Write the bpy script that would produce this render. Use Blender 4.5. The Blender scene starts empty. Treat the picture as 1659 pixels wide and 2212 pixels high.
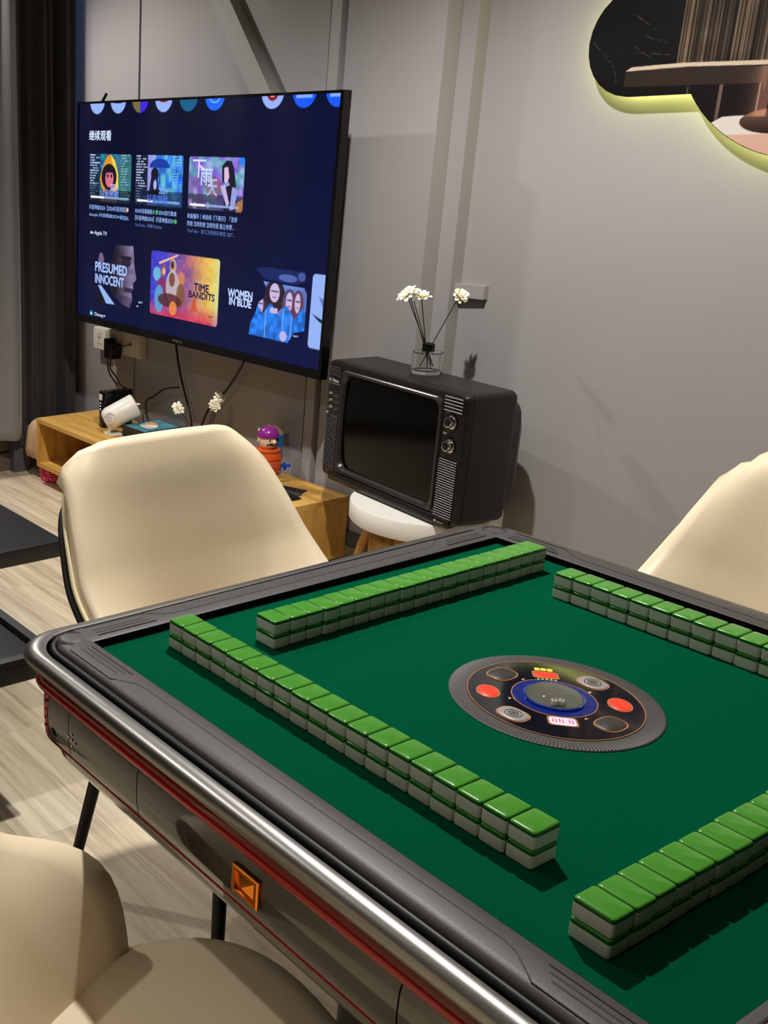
import bpy, bmesh, math, random
import numpy as np
from mathutils import Matrix, Vector, Euler
random.seed(7); np.random.seed(7)
SC = bpy.context.scene
COL = SC.collection
PI = math.pi

# ------------------------------------------------------------------ camera
FPX, W, H = 2315.94, 1659.0, 2212.0
cam = bpy.data.cameras.new('camera'); cam_o = bpy.data.objects.new('camera', cam); COL.objects.link(cam_o)
cam_o.location = (0.7272, -1.1469, 1.4037)
cam_o.rotation_euler = Euler((1.2556, -0.0032, 1.0194), 'XYZ')
cam.sensor_fit = 'HORIZONTAL'; cam.sensor_width = 36.0; cam.lens = 36.0 * FPX / W
cam.shift_x = (W / 2 - 184.5) / W; cam.shift_y = 0.0
cam.clip_start = 0.02; cam.clip_end = 60
SC.camera = cam_o

# ------------------------------------------------------------------ world, exposure, lamps
wd = bpy.data.worlds.new('world'); SC.world = wd; wd.use_nodes = True
wd.node_tree.nodes['Background'].inputs[0].default_value = (0.9, 0.95, 1.0, 1)
wd.node_tree.nodes['Background'].inputs[1].default_value = 0.035
SC.view_settings.view_transform = 'Standard'; SC.view_settings.look = 'None'
SC.view_settings.exposure = 0.0; SC.view_settings.gamma = 1.0; SC.view_settings.use_curve_mapping = False

def spot(name, loc, target, power, color, size_deg, blend, radius):
    l = bpy.data.lights.new(name, 'SPOT'); l.energy = power; l.color = color
    l.spot_size = math.radians(size_deg); l.spot_blend = blend; l.shadow_soft_size = radius
    o = bpy.data.objects.new(name, l); COL.objects.link(o); o.location = loc
    o.rotation_euler = (Vector(target) - Vector(loc)).to_track_quat('-Z', 'Y').to_euler()
    return o
WARM = (1.0, 0.965, 0.915)
spot('ceiling_spot', (-0.95, 0.42, 2.60), (-0.95, 0.38, 0.0), 202, WARM, 140, 0.6, 0.03)
spot('ceiling_spot', (-3.50, 0.50, 2.55), (-3.2, 0.62, 0.0), 120, WARM, 140, 0.6, 0.03)
spot('ceiling_spot', (-1.75, -0.95, 2.60), (-1.6, -0.8, 0.0), 52, WARM, 118, 0.6, 0.04)
spot('ceiling_spot', (0.30, -2.10, 2.60), (0.20, -1.5, 0.0), 19, WARM, 125, 0.6, 0.04)

# ------------------------------------------------------------------ helpers: materials
def lin(c):
    f = lambda v: v / 12.92 if v <= 0.04045 else ((v + 0.055) / 1.055) ** 2.4
    return tuple(f(v / 255.0) for v in c)
MATS = {}
def mat(name, rgb=(128, 128, 128), rough=0.5, metal=0.0, spec=0.5, coat=0.0, noise=0.0, nscale=20.0, bump=0.0, bscale=200.0,
        emis=None, estr=0.0, trans=0.0, ior=1.45, sheen=0.0, stretch=None, alpha=1.0, sub=0.0):
    if name in MATS: return MATS[name]
    m = bpy.data.materials.new(name); m.use_nodes = True; nt = m.node_tree; N = nt.nodes; L = nt.links
    b = N['Principled BSDF']; c = lin(rgb) + (1,)
    b.inputs['Base Color'].default_value = c; b.inputs['Roughness'].default_value = rough; b.inputs['Metallic'].default_value = metal
    b.inputs['Specular IOR Level'].default_value = spec; b.inputs['Coat Weight'].default_value = coat; b.inputs['Coat Roughness'].default_value = 0.05
    b.inputs['IOR'].default_value = ior; b.inputs['Transmission Weight'].default_value = trans; b.inputs['Sheen Weight'].default_value = sheen
    b.inputs['Alpha'].default_value = alpha; b.inputs['Subsurface Weight'].default_value = sub
    if emis is not None:
        b.inputs['Emission Color'].default_value = lin(emis) + (1,); b.inputs['Emission Strength'].default_value = estr
    tc = N.new('ShaderNodeTexCoord'); mp = N.new('ShaderNodeMapping'); L.new(tc.outputs['Object'], mp.inputs[0])
    if stretch: mp.inputs['Scale'].default_value = stretch
    if noise > 0:
        nz = N.new('ShaderNodeTexNoise'); nz.inputs['Scale'].default_value = nscale; nz.inputs['Detail'].default_value = 5
        L.new(mp.outputs[0], nz.inputs['Vector'])
        mx = N.new('ShaderNodeMix'); mx.data_type = 'RGBA'
        mx.inputs[6].default_value = tuple(v * (1 - noise) for v in c[:3]) + (1,)
        mx.inputs[7].default_value = tuple(min(1, v * (1 + noise)) for v in c[:3]) + (1,)
        L.new(nz.outputs['Fac'], mx.inputs[0]); L.new(mx.outputs[2], b.inputs['Base Color'])
    if bump > 0:
        n2 = N.new('ShaderNodeTexNoise'); n2.inputs['Scale'].default_value = bscale; n2.inputs['Detail'].default_value = 3
        L.new(mp.outputs[0], n2.inputs['Vector'])
        bp = N.new('ShaderNodeBump'); bp.inputs['Strength'].default_value = bump; bp.inputs['Distance'].default_value = 0.002
        L.new(n2.outputs['Fac'], bp.inputs['Height']); L.new(bp.outputs[0], b.inputs['Normal'])
    MATS[name] = m; return m

def wood(name, c1, c2, c3, axis='X', scale=14.0, rough=0.45, per_obj=0.0, bump=0.1, spread=(0.35, 0.5, 0.65), long=0.06):
    if name in MATS: return MATS[name]
    m = bpy.data.materials.new(name); m.use_nodes = True; nt = m.node_tree; N = nt.nodes; L = nt.links
    b = N['Principled BSDF']; b.inputs['Roughness'].default_value = rough
    tc = N.new('ShaderNodeTexCoord'); mp = N.new('ShaderNodeMapping'); oi = N.new('ShaderNodeObjectInfo')
    s = [1.0, 1.0, 1.0]; s['XYZ'.index(axis)] = long; mp.inputs['Scale'].default_value = s
    ad = N.new('ShaderNodeVectorMath'); ad.operation = 'MULTIPLY_ADD'
    L.new(oi.outputs['Random'], ad.inputs[0]); ad.inputs[1].default_value = (13.7, 7.1, 3.3); L.new(tc.outputs['Object'], ad.inputs[2])
    L.new(ad.outputs[0], mp.inputs[0])
    wv = N.new('ShaderNodeTexNoise'); wv.inputs['Scale'].default_value = scale; wv.inputs['Detail'].default_value = 8; wv.inputs['Roughness'].default_value = 0.62
    wv.inputs['Distortion'].default_value = 0.6
    L.new(mp.outputs[0], wv.inputs['Vector'])
    cr = N.new('ShaderNodeValToRGB'); e = cr.color_ramp.elements
    e[0].position = spread[0]; e[0].color = lin(c1) + (1,); e[1].position = spread[2]; e[1].color = lin(c3) + (1,)
    k = e.new(spread[1]); k.color = lin(c2) + (1,)
    L.new(wv.outputs['Fac'], cr.inputs[0])
    hv = N.new('ShaderNodeHueSaturation'); mr = N.new('ShaderNodeMapRange')
    L.new(oi.outputs['Random'], mr.inputs[0]); mr.inputs[3].default_value = 1 - per_obj; mr.inputs[4].default_value = 1 + per_obj
    L.new(mr.outputs[0], hv.inputs['Value']); L.new(cr.outputs[0], hv.inputs['Color']); L.new(hv.outputs[0], b.inputs['Base Color'])
    bp = N.new('ShaderNodeBump'); bp.inputs['Strength'].default_value = bump; bp.inputs['Distance'].default_value = 0.001
    L.new(wv.outputs['Fac'], bp.inputs['Height']); L.new(bp.outputs[0], b.inputs['Normal'])
    MATS[name] = m; return m

def attr_mat(name, emission, rough=0.3, spec=0.5, coat=0.0):
    m = bpy.data.materials.new(name); m.use_nodes = True; nt = m.node_tree; N = nt.nodes; L = nt.links
    b = N['Principled BSDF']; b.inputs['Roughness'].default_value = rough; b.inputs['Specular IOR Level'].default_value = spec
    b.inputs['Coat Weight'].default_value = coat
    a = N.new('ShaderNodeAttribute'); a.attribute_name = 'paint'
    if emission > 0:
        b.inputs['Base Color'].default_value = (0.002, 0.002, 0.003, 1)
        L.new(a.outputs['Color'], b.inputs['Emission Color']); b.inputs['Emission Strength'].default_value = emission
    else:
        L.new(a.outputs['Color'], b.inputs['Base Color'])
    return m

# ------------------------------------------------------------------ helpers: meshes and objects
class MB:
    def __init__(s): s.v = []; s.f = []; s.mi = []
    def add(s, vs, fs, mi=0):
        o = len(s.v); s.v += [tuple(v) for v in vs]; s.f += [tuple(i + o for i in f) for f in fs]; s.mi += [mi] * len(fs); return s
    def box(s, x0, x1, y0, y1, z0, z1, mi=0):
        return s.add([(x0, y0, z0), (x1, y0, z0), (x1, y1, z0), (x0, y1, z0), (x0, y0, z1), (x1, y0, z1), (x1, y1, z1), (x0, y1, z1)],
                     [(0, 3, 2, 1), (4, 5, 6, 7), (0, 1, 5, 4), (1, 2, 6, 5), (2, 3, 7, 6), (3, 0, 4, 7)], mi)
    def loft(s, rings, cap0=True, cap1=True, mi=0, closed=True):
        n = len(rings[0]); vs = [p for r in rings for p in r]; fs = []
        for k in range(len(rings) - 1):
            for i in range(n if closed else n - 1):
                j = (i + 1) % n; fs.append((k * n + i, k * n + j, (k + 1) * n + j, (k + 1) * n + i))
        if cap0: fs.append(tuple(reversed(range(n))))
        if cap1: fs.append(tuple((len(rings) - 1) * n + i for i in range(n)))
        return s.add(vs, fs, mi)
    def rbox(s, cx, cy, w, d, z0, z1, rc=0.004, re=0.002, nc=4, ne=3, mi=0):
        rings = []
        prof = []
        for k in range(ne + 1):
            a = PI / 2 * k / ne; prof.append((re * (1 - math.sin(a)), z0 + re * (1 - math.cos(a))))
        for k in range(ne + 1):
            a = PI / 2 * k / ne; prof.append((re * (1 - math.cos(a)), z1 - re * (1 - math.sin(a))))
        for ins, z in prof:
            rings.append([(cx + x, cy + y, z) for x, y in rrect(w - 2 * ins, d - 2 * ins, max(rc - ins * .6, 1e-4), nc)])
        return s.loft(rings, mi=mi)
    def lathe(s, prof, c=(0, 0, 0), n=32, cap0=True, cap1=True, mi=0):
        rings = [[(c[0] + r * math.cos(2 * PI * i / n), c[1] + r * math.sin(2 * PI * i / n), c[2] + z) for i in range(n)] for r, z in prof]
        return s.loft(rings, cap0, cap1, mi)
    def tube(s, pts, r, n=8, cap=True, mi=0):
        pts = [Vector(p) for p in pts]; rings = []
        up = Vector((0, 0, 1))
        for i, p in enumerate(pts):
            t = (pts[min(i + 1, len(pts) - 1)] - pts[max(i - 1, 0)]).normalized()
            a = t.cross(up)
            if a.length < 1e-3: a = t.cross(Vector((1, 0, 0)))
            a.normalize(); b = t.cross(a).normalized()
            rr = r[i] if isinstance(r, (list, tuple)) else r
            rings.append([p + a * rr * math.cos(2 * PI * k / n) + b * rr * math.sin(2 * PI * k / n) for k in range(n)])
        return s.loft(rings, cap, cap, mi)
    def prism(s, poly, z0, z1, mi=0):
        return s.loft([[(x, y, z0) for x, y in poly], [(x, y, z1) for x, y in poly]], mi=mi)
    def xform(s, M):
        s.v = [tuple(M @ Vector(v)) for v in s.v]; return s
    def build(s, name, m, parent=None, smooth=40, loc=None, recalc=True):
        me = bpy.data.meshes.new(name); me.from_pydata(s.v, [], s.f)
        ms = m if isinstance(m, (list, tuple)) else [m]
        for x in ms: me.materials.append(x)
        if len(ms) > 1: me.polygons.foreach_set('material_index', s.mi)
        if recalc:
            b = bmesh.new(); b.from_mesh(me); bmesh.ops.recalc_face_normals(b, faces=b.faces); b.to_mesh(me); b.free()
        if smooth: 
            me.polygons.foreach_set('use_smooth', [True] * len(me.polygons)); me.set_sharp_from_angle(angle=math.radians(smooth))
        me.update()
        return link(name, me, parent, loc)
def link(name, me, parent=None, loc=None):
    o = bpy.data.objects.new(name, me); COL.objects.link(o)
    if parent is not None: o.parent = parent
    if loc is not None: o.location = loc
    return o
def rrect(w, d, r, nc=4):
    pts = []; hw, hd = w / 2, d / 2; r = min(r, hw - 1e-5, hd - 1e-5)
    for cx, cy, a0 in ((hw - r, hd - r, 0), (-hw + r, hd - r, PI / 2), (-hw + r, -hd + r, PI), (hw - r, -hd + r, 1.5 * PI)):
        for k in range(nc + 1):
            a = a0 + PI / 2 * k / nc; pts.append((cx + r * math.cos(a), cy + r * math.sin(a)))
    return pts
def bez(pts, n=10):
    out = []; P = [Vector(p) for p in pts]
    for i in range(len(P) - 1):
        p0 = P[max(i - 1, 0)]; p1 = P[i]; p2 = P[i + 1]; p3 = P[min(i + 2, len(P) - 1)]
        for k in range(n):
            t = k / n
            out.append(0.5 * ((2 * p1) + (p2 - p0) * t + (2 * p0 - 5 * p1 + 4 * p2 - p3) * t * t + (3 * p1 - p0 - 3 * p2 + p3) * t ** 3))
    out.append(P[-1]); return out
def tag(o, label, cat, group=None):
    o['label'] = label; o['category'] = cat
    if group: o['group'] = group
    return o
def thing(name, label, cat, loc=(0, 0, 0), rotz=0.0, group=None):
    o = bpy.data.objects.new(name, None); COL.objects.link(o); o.location = loc; o.rotation_euler = (0, 0, rotz); o.empty_display_size = 0.05
    return tag(o, label, cat, group)
def struct(o): o['kind'] = 'structure'; return o
def plabel(o, s): o['label'] = s; return o
def copy_tree(o, parent=None):
    c = o.copy(); COL.objects.link(c); c.parent = parent
    for ch in o.children: copy_tree(ch, c)
    return c
# text as mesh, fitted into a rectangle given in a plane (origin, U, V axes)
def text(body, m, parent, name, O, U, V, x0, x1, z0, z1, bold=0.0, fit_h=True, extr=0.0):
    cu = bpy.data.curves.new(name, 'FONT'); cu.body = body; cu.size = 1.0; cu.resolution_u = 3; cu.extrude = 0.0
    t = bpy.data.objects.new(name, cu); COL.objects.link(t)
    dg = bpy.context.evaluated_depsgraph_get(); me = bpy.data.meshes.new_from_object(t.evaluated_get(dg))
    bpy.data.objects.remove(t); bpy.data.curves.remove(cu)
    n = len(me.vertices); co = np.empty(n * 3); me.vertices.foreach_get('co', co); co = co.reshape(-1, 3)
    if n == 0: return None
    mn, mx = co.min(0), co.max(0); sx = (x1 - x0) / (mx[0] - mn[0]); sz = (z1 - z0) / (mx[1] - mn[1]) if fit_h else sx
    O, U, V = np.array(O), np.array(U), np.array(V)
    P = O + np.outer(x0 + (co[:, 0] - mn[0]) * sx, U) + np.outer(z0 + (co[:, 1] - mn[1]) * sz, V)
    fs = [tuple(p.vertices) for p in me.polygons]; bpy.data.meshes.remove(me); mb = MB()
    for dx, dz in ([(0, 0)] if bold == 0 else [(-1, 0), (1, 0), (0, 1), (0, -1)]):
        mb.add([tuple(q) for q in P + (U * dx * sx + V * dz * sz) * bold], fs)
    return mb.build(name, m, parent, smooth=0, recalc=False)
# a painted flat grid (flat print or screen picture): colours go into a colour attribute
def painted(name, fn, m, parent, O, U, V, nx, ny, mask=None):
    gx, gy = np.meshgrid(np.linspace(0, 1, nx + 1), np.linspace(0, 1, ny + 1))
    gx, gy = gx.ravel(), gy.ravel()
    O, U, V = np.array(O, float), np.array(U, float), np.array(V, float)
    P = O + np.outer(gx, U) + np.outer(gy, V)
    idx = np.arange((nx + 1) * (ny + 1)).reshape(ny + 1, nx + 1)
    F = np.stack([idx[:-1, :-1], idx[:-1, 1:], idx[1:, 1:], idx[1:, :-1]], -1).reshape(-1, 4)
    if mask is not None:
        ok = mask(gx, gy); F = F[ok[F].all(1)]
        used = np.unique(F); mp = -np.ones(len(P), int); mp[used] = np.arange(len(used)); F = mp[F]; P = P[used]; gx, gy = gx[used], gy[used]
    me = bpy.data.meshes.new(name); me.vertices.add(len(P)); me.vertices.foreach_set('co', P.ravel())
    me.loops.add(F.size); me.loops.foreach_set('vertex_index', F.ravel().astype(np.int32))
    me.polygons.add(len(F)); me.polygons.foreach_set('loop_start', np.arange(0, F.size, 4, dtype=np.int32))
    me.update(calc_edges=True)
    a = me.color_attributes.new('paint', 'FLOAT_COLOR', 'POINT')
    c = 0
    for ax, ay in ((-.32, -.12), (.12, -.32), (.32, .12), (-.12, .32)): c = c + np.clip(fn(np.clip(gx + ax / nx, 0, 1), np.clip(gy + ay / ny, 0, 1)), 0, 255) / 255.0 / 4
    c = np.where(c <= 0.04045, c / 12.92, ((c + 0.055) / 1.055) ** 2.4)
    a.data.foreach_set('color', np.concatenate([c, np.ones((len(c), 1))], 1).ravel().astype(np.float32))
    me.materials.append(m); me.validate(); me.update()
    return link(name, me, parent)
def vnoise(x, y, f, seed=0):
    rs = np.random.RandomState(seed); G = rs.rand(64, 64)
    x = x * f; y = y * f; xi = np.floor(x).astype(int); yi = np.floor(y).astype(int); fx = x - xi; fy = y - yi
    fx = fx * fx * (3 - 2 * fx); fy = fy * fy * (3 - 2 * fy); g = lambda a, b: G[a % 64, b % 64]
    return (g(xi, yi) * (1 - fx) + g(xi + 1, yi) * fx) * (1 - fy) + (g(xi, yi + 1) * (1 - fx) + g(xi + 1, yi + 1) * fx) * fy

# ------------------------------------------------------------------ materials
M_wall = mat('wall_paint', (150, 146, 146), 0.72, spec=0.3, noise=0.03, nscale=3, bump=0.08, bscale=60)
M_wall2 = mat('trim_paint', (152, 148, 147), 0.55, spec=0.4, noise=0.02, nscale=6, bump=0.05, bscale=40)
M_ceil = mat('ceiling_paint', (196, 194, 190), 0.9)
M_floor = wood('vinyl_oak', (166, 148, 120), (204, 188, 160), (224, 211, 186), 'X', 34, 0.42, 0.03, 0.04, (0.30, 0.5, 0.70), 0.06)
M_gap = mat('dark_joint', (92, 80, 64), 0.9)
M_base = mat('skirting_grey', (72, 70, 68), 0.6, noise=0.05)
M_oak = wood('golden_oak', (176, 128, 54), (206, 158, 76), (222, 178, 98), 'X', 16, 0.5, 0.06, 0.05)
M_oakz = wood('golden_oak_upright', (176, 128, 54), (206, 158, 76), (222, 178, 98), 'Z', 16, 0.5, 0.06, 0.05)
M_cream = mat('cream_leather', (226, 209, 178), 0.42, spec=0.4, noise=0.02, nscale=8, bump=0.06, bscale=350)
M_creamp = mat('cream_piping', (232, 217, 180), 0.45)
M_shell = mat('charcoal_shell', (44, 41, 38), 0.5, noise=0.05)
M_leg = mat('black_steel', (26, 25, 24), 0.45, metal=0.3)
M_felt = mat('green_felt', (0, 74, 48), 1.0, spec=0.02, noise=0.05, nscale=400, bump=0.12, bscale=900)
M_rail = mat('graphite_rail', (70, 67, 66), 0.46, spec=0.4, metal=0.1, noise=0.10, nscale=45, bump=0.1, bscale=700)
M_raildk = mat('black_gloss', (10, 10, 10), 0.45, spec=.3)
M_groove = mat('rail_groove', (26, 25, 25), 0.6)
M_silver = mat('satin_chrome', (128, 126, 123), 0.34, metal=1.0)
M_red = mat('red_metallic', (150, 10, 6), 0.22, metal=0.1, spec=0.35, coat=0.35)
M_panel = mat('bronze_gloss', (46, 44, 42), 0.10, metal=0.15, coat=0.6)
M_gold = mat('amber_gold', (214, 128, 48), 0.16, metal=1.0)
M_tilew = mat('ivory_acrylic', (206, 202, 190), 0.28, spec=0.5, sub=0.0)
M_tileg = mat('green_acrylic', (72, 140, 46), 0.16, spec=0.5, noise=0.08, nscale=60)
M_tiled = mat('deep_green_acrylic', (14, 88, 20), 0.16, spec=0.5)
M_blk = mat('black_plastic', (18, 18, 18), 0.45, bump=0.04, bscale=500)
M_blkg = mat('black_gloss_plastic', (8, 8, 9), 0.12)
M_crt = mat('charcoal_plastic', (21, 20, 19), 0.36, noise=0.06, nscale=30, bump=0.06, bscale=600)
M_glassdk = mat('tube_glass', (4, 4, 4), 0.12, spec=0.22)
M_chrome = mat('chrome', (205, 205, 200), 0.16, metal=1.0)
M_white = mat('white_plastic', (232, 228, 218), 0.35)
M_whitem = mat('white_laminate', (226, 222, 214), 0.45)
M_print = mat('white_print', (225, 225, 218), 0.6)
M_printdim = mat('grey_print', (120, 118, 110), 0.6)

# ================================================================== SETTING
YA, Y1, YB = 1.509, 1.573, 1.623
XS1, XS2 = -1.604, -1.545
XL = -3.70; CEIL = 2.75; XR = 3.2; YF = -3.2
fl = struct(MB().box(XL - .2, XR, YF, YB + .3, -0.12, -0.006).build('floor', M_gap, smooth=0))
pw, plen = 0.186, 1.22
pm = {}
row = 0; y = YF + 0.01
while y < YB + .02:
    x = XL - 0.1 - (row * 0.437 % plen)
    while x < XR:
        x0, x1 = max(x, XL - .1), min(x + plen, XR - .01)
        if x1 - x0 > 0.02:
            y1 = min(y + pw, YB + .05)
            key = (round(x1 - x0, 3), round(y1 - y, 3))
            if key not in pm:
                mb = MB(); lx, ly = key[0] - .0006, key[1] - .0006
                mb.loft([[(0, 0, -.006), (lx, 0, -.006), (lx, ly, -.006), (0, ly, -.006)], [(0, 0, -.0004), (lx, 0, -.0004), (lx, ly, -.0004), (0, ly, -.0004)],
                         [(.0008, .0008, 0), (lx - .0008, .0008, 0), (lx - .0008, ly - .0008, 0), (.0008, ly - .0008, 0)]], cap0=False)
                o = mb.build('plank', M_floor, fl, smooth=0, loc=(x0, y, 0)); pm[key] = o.data
            else: link('plank', pm[key], fl, (x0, y, 0))
        x += plen
    y += pw; row += 1
struct(MB().box(XL - .2, XR, YF, YB + .3, CEIL, CEIL + .1).build('ceiling', M_ceil, smooth=0))
# back wall: core plane, then cladding panels standing proud of it, with an open joint between panels
wb = struct(MB().box(XL, XR, YB, YB + .15, 0, CEIL).build('wall_back', M_wall, smooth=0))
def wpanel(x0, x1, y0, name='panel'): return struct(MB().box(x0, x1, y0, YB, 0, CEIL).build('wall_back', M_wall, smooth=0))
wpanel(XL, -3.179, YA); wpanel(-3.158, -2.084, YA); wpanel(-2.004, XS1, YA)
struct(MB().box(-3.179, -3.158, YA + .008, YB, 0, CEIL).build('wall_back', M_wall, smooth=0))
struct(MB().box(-2.084, -2.004, YA + .030, YB, 0, CEIL).build('wall_back', M_wall2, smooth=0))
wpanel(XS1, XS2, Y1, 'corner_pilaster')
struct(MB().box(-2.066, -2.022, YA - .012, YA + .028, 0, CEIL).build('trim_1', M_wall2, smooth=0))
# diagonal brace
def brace():
    P0 = Vector((-2.092, YA, 1.30)); P1 = Vector((-3.217, YA, 2.75))
    t = (P1 - P0).normalized(); s = t.cross(Vector((0, 1, 0))).normalized()
    hw = 0.042
    if s.x < 0: s = -s
    mb = MB(); rings = []
    for P in (P0, P1):
        rings.append([P - s * hw, P + s * hw, P + s * hw + Vector((0, -.050, 0)), P - s * hw + Vector((0, -.050, 0))])
    return mb.loft(rings)
struct(brace().build('trim_2', M_wall2, smooth=0))
# corner trunking piece bridging pilaster and wall
mb = MB(); mb.prism([(-1.5445, YB - .030), (-1.443, YB - .022), (-1.4415, YB - .020), (-1.4415, YB - .0005), (-1.5445, YB - .0005)], 1.012, 1.052)
struct(mb.build('trim_3', M_wall2, smooth=0))
# left wall + window with glowing daylight sliver + ledge
struct(MB().box(XL - .15, XL, YF, YB + .15, 0, CEIL).build('wall_left', M_wall, smooth=0))
struct(MB().box(XR, XR + .1, YF, YB + .15, 0, CEIL).build('wall_right', M_wall, smooth=0))
struct(MB().box(XL - .2, XR, YF - .1, YF, 0, CEIL).build('wall_front', M_wall, smooth=0))
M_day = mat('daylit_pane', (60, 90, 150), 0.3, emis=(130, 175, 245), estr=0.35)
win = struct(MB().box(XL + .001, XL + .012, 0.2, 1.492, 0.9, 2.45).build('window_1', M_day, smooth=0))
MB().box(XL + .001, -3.680, 1.484, 1.508, 1.30, 2.74).build('daylight_sliver', mat('daylight_glow', (92, 116, 160), .35, emis=(120, 160, 230), estr=.30), win, smooth=0)  # emissive strip stands in for daylight leaking past the curtain edge
struct(MB().box(XL, XL + .018, -3.0, 1.14, 0.095, 0.20).build('baseboard_left', mat('brown_board', (96, 84, 74), .6, noise=.1, nscale=20), smooth=0))
struct(MB().box(XL, XL + .026, -3.0, 1.14, 0.0, 0.088).build('baseboard_left', MATS['brown_board'], smooth=0))
struct(MB().box(XL, XL + .075, 1.14, 1.22, 0.0, 0.22).build('trim_4', mat('slate_post', (80, 82, 88), .6), smooth=0))
struct(MB().box(XL + .0, XL + .03, 1.22, YA, 0.0, 0.12).build('baseboard_left', MATS['brown_board'], smooth=0))
struct(MB().box(XL + .03, XS1, YA - .012, YA, 0.13, 0.178).build('baseboard_back', M_base, smooth=0))
struct(MB().box(XL + .03, XS1, YA - .016, YA, 0.0, 0.128).build('baseboard_back', mat('coved_vinyl', (112, 98, 80), .5, noise=.06), smooth=0))
struct(MB().box(XS2, XR, YB - .012, YB, 0.0, 0.10).build('baseboard_back', M_base, smooth=0))

# ================================================================== CURTAINS
def curtain(name, label, x, ya, yb, z0, z1, folds, amp, m, seed, hemvar=0.0):
    rs = np.random.RandomState(seed); ny, nz = 160, 46
    ys = np.linspace(ya, yb, ny); ph = rs.rand(6) * 6.28
    vs = []
    for k in range(nz + 1):
        t = k / nz; z = z0 + (z1 - z0) * t
        for yy in ys:
            u = (yy - ya) / (yb - ya)
            d = amp * (math.sin(folds * 2 * PI * u + ph[0] + .35 * math.sin(2.2 * t + ph[1])) + .45 * math.sin(folds * 2.63 * 2 * PI * u + ph[2] + .5 * t) + .25 * math.sin(folds * 4.7 * PI * u + ph[3] + 2 * t))
            d += .004 * math.sin(9 * t + 31 * u + ph[4]) * (1 - t)
            zz = z + (hemvar * math.sin(folds * 2 * PI * u + ph[5]) if k == 0 else 0)
            vs.append((x + d, yy, zz))
    fs = [(k * ny + i, k * ny + i + 1, (k + 1) * ny + i + 1, (k + 1) * ny + i) for k in range(nz) for i in range(ny - 1)]
    o = MB().add(vs, fs).build(name, m, smooth=180, recalc=False)
    md = o.modifiers.new('thick', 'SOLIDIFY'); md.thickness = 0.003
    return tag(o, label, 'curtain')
M_curt = mat('grey_satin', (126, 125, 126), 0.42, spec=0.5, sheen=0.3, bump=0.25, bscale=90, noise=.05, nscale=40)
M_curtd = mat('charcoal_drape', (56, 55, 56), 0.6, spec=0.3, sheen=0.1, bump=0.15, bscale=70)
curtain('curtain', 'floor-length shiny grey curtain at the left edge, pooled in soft folds', -3.585, -1.9, 1.17, 0.18, 2.70, 10, .036, M_curt, 3, .006)
curtain('curtain', 'dark charcoal curtain hanging in the corner beside the big flat television', -3.625, 1.14, 1.462, 0.13, 2.70, 2.2, .026, M_curtd, 12)
tag(MB().tube([(-3.60, -2.0, 2.73), (-3.60, 1.49, 2.73)], .012).build('curtain_rod', M_leg), 'dark curtain rod along the left wall under the ceiling', 'curtain rod')

# ================================================================== MAHJONG TABLE
S = 0.4234; FZ = 0.76
tb = thing('mahjong_table', 'grey automatic mahjong table with green felt, chrome rim and red side stripe', 'table')
MB().box(-S, S, -S, S, FZ - .006, FZ).build('playing_felt', M_felt, tb, smooth=0)
def ring(prof, nc=10):
    mb = MB(); rings = [[(x, y, z) for x, y in rrect(2 * h, 2 * h, r, nc)] for h, z, r in prof]
    return mb.loft(rings, False, False)
ring([(S, FZ - .004, .002), (S, .7705, .002), (.4237, .7711, .002)]).build('rail_liner', mat('black_foam', (7, 7, 7), .9, spec=.1), tb, smooth=0)
rl = ring([(.4236, .7708, .002), (.4243, .7712, .002), (.4262, .7718, .003), (.440, .7735, .012), (.462, .7735, .040), (.4685, .7725, .046), (.4728, .7700, .050),
           (.4748, .766, .052), (.4748, .752, .052)]).build('rail', M_rail, tb, smooth=50)
ring([(.4748, .752, .052), (.476, .7655, .053), (.479, .7665, .056), (.4835, .7635, .058), (.4850, .756, .060), (.4850, .750, .060)]).build('cushion_strip', M_raildk, tb, smooth=60)
prof = []
for k in range(13):
    a = math.radians(115 - k * 235 / 12); prof.append((.4965 + .0165 * math.cos(a), .7510 + .0135 * math.sin(a), .066))
ring(prof).build('chrome_rim', M_silver, tb, smooth=60)
ring([(.488, .746, .060), (.489, .7415, .060), (.486, .7405, .06), (.486, .739, .06), (.4895, .738, .06), (.4895, .736, .06), (.487, .7355, .06)]).build('ridged_band', M_raildk, tb, smooth=30)
ring([(.486, .7365, .060), (.4925, .7345, .063), (.4962, .7290, .065), (.4978, .7235, .066), (.4978, .7205, .066), (.492, .7200, .064)]).build('smoked_red_band', mat('smoked_red', (98, 5, 4), .16, spec=.25, coat=.25), tb, smooth=60)
ring([(.492, .7210, .064), (.4982, .7210, .066), (.5002, .7185, .066), (.5006, .7145, .066), (.4990, .7105, .066), (.495, .7088, .064), (.490, .7085, .06)]).build('red_stripe', M_red, tb, smooth=60)
ring([(.490, .7095, .062), (.4915, .68, .062), (.490, .645, .060), (.486, .632, .058), (.478, .628, .055)]).build('body', M_panel, tb, smooth=60)
ring([(.4865, .6345, .058), (.4885, .6325, .058), (.4875, .6305, .058), (.483, .630, .056)]).build('lower_red_line', M_red, tb, smooth=60)
ring([(.4845, .6315, .075), (.4815, .616, .085), (.476, .606, .085), (.466, .599, .08), (.30, .597, .03)]).build('skirt', M_panel, tb, smooth=40)
MB().box(-.44, .44, -.44, .44, .600, .75).build('drawer_core', M_blk, tb, smooth=0)
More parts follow.
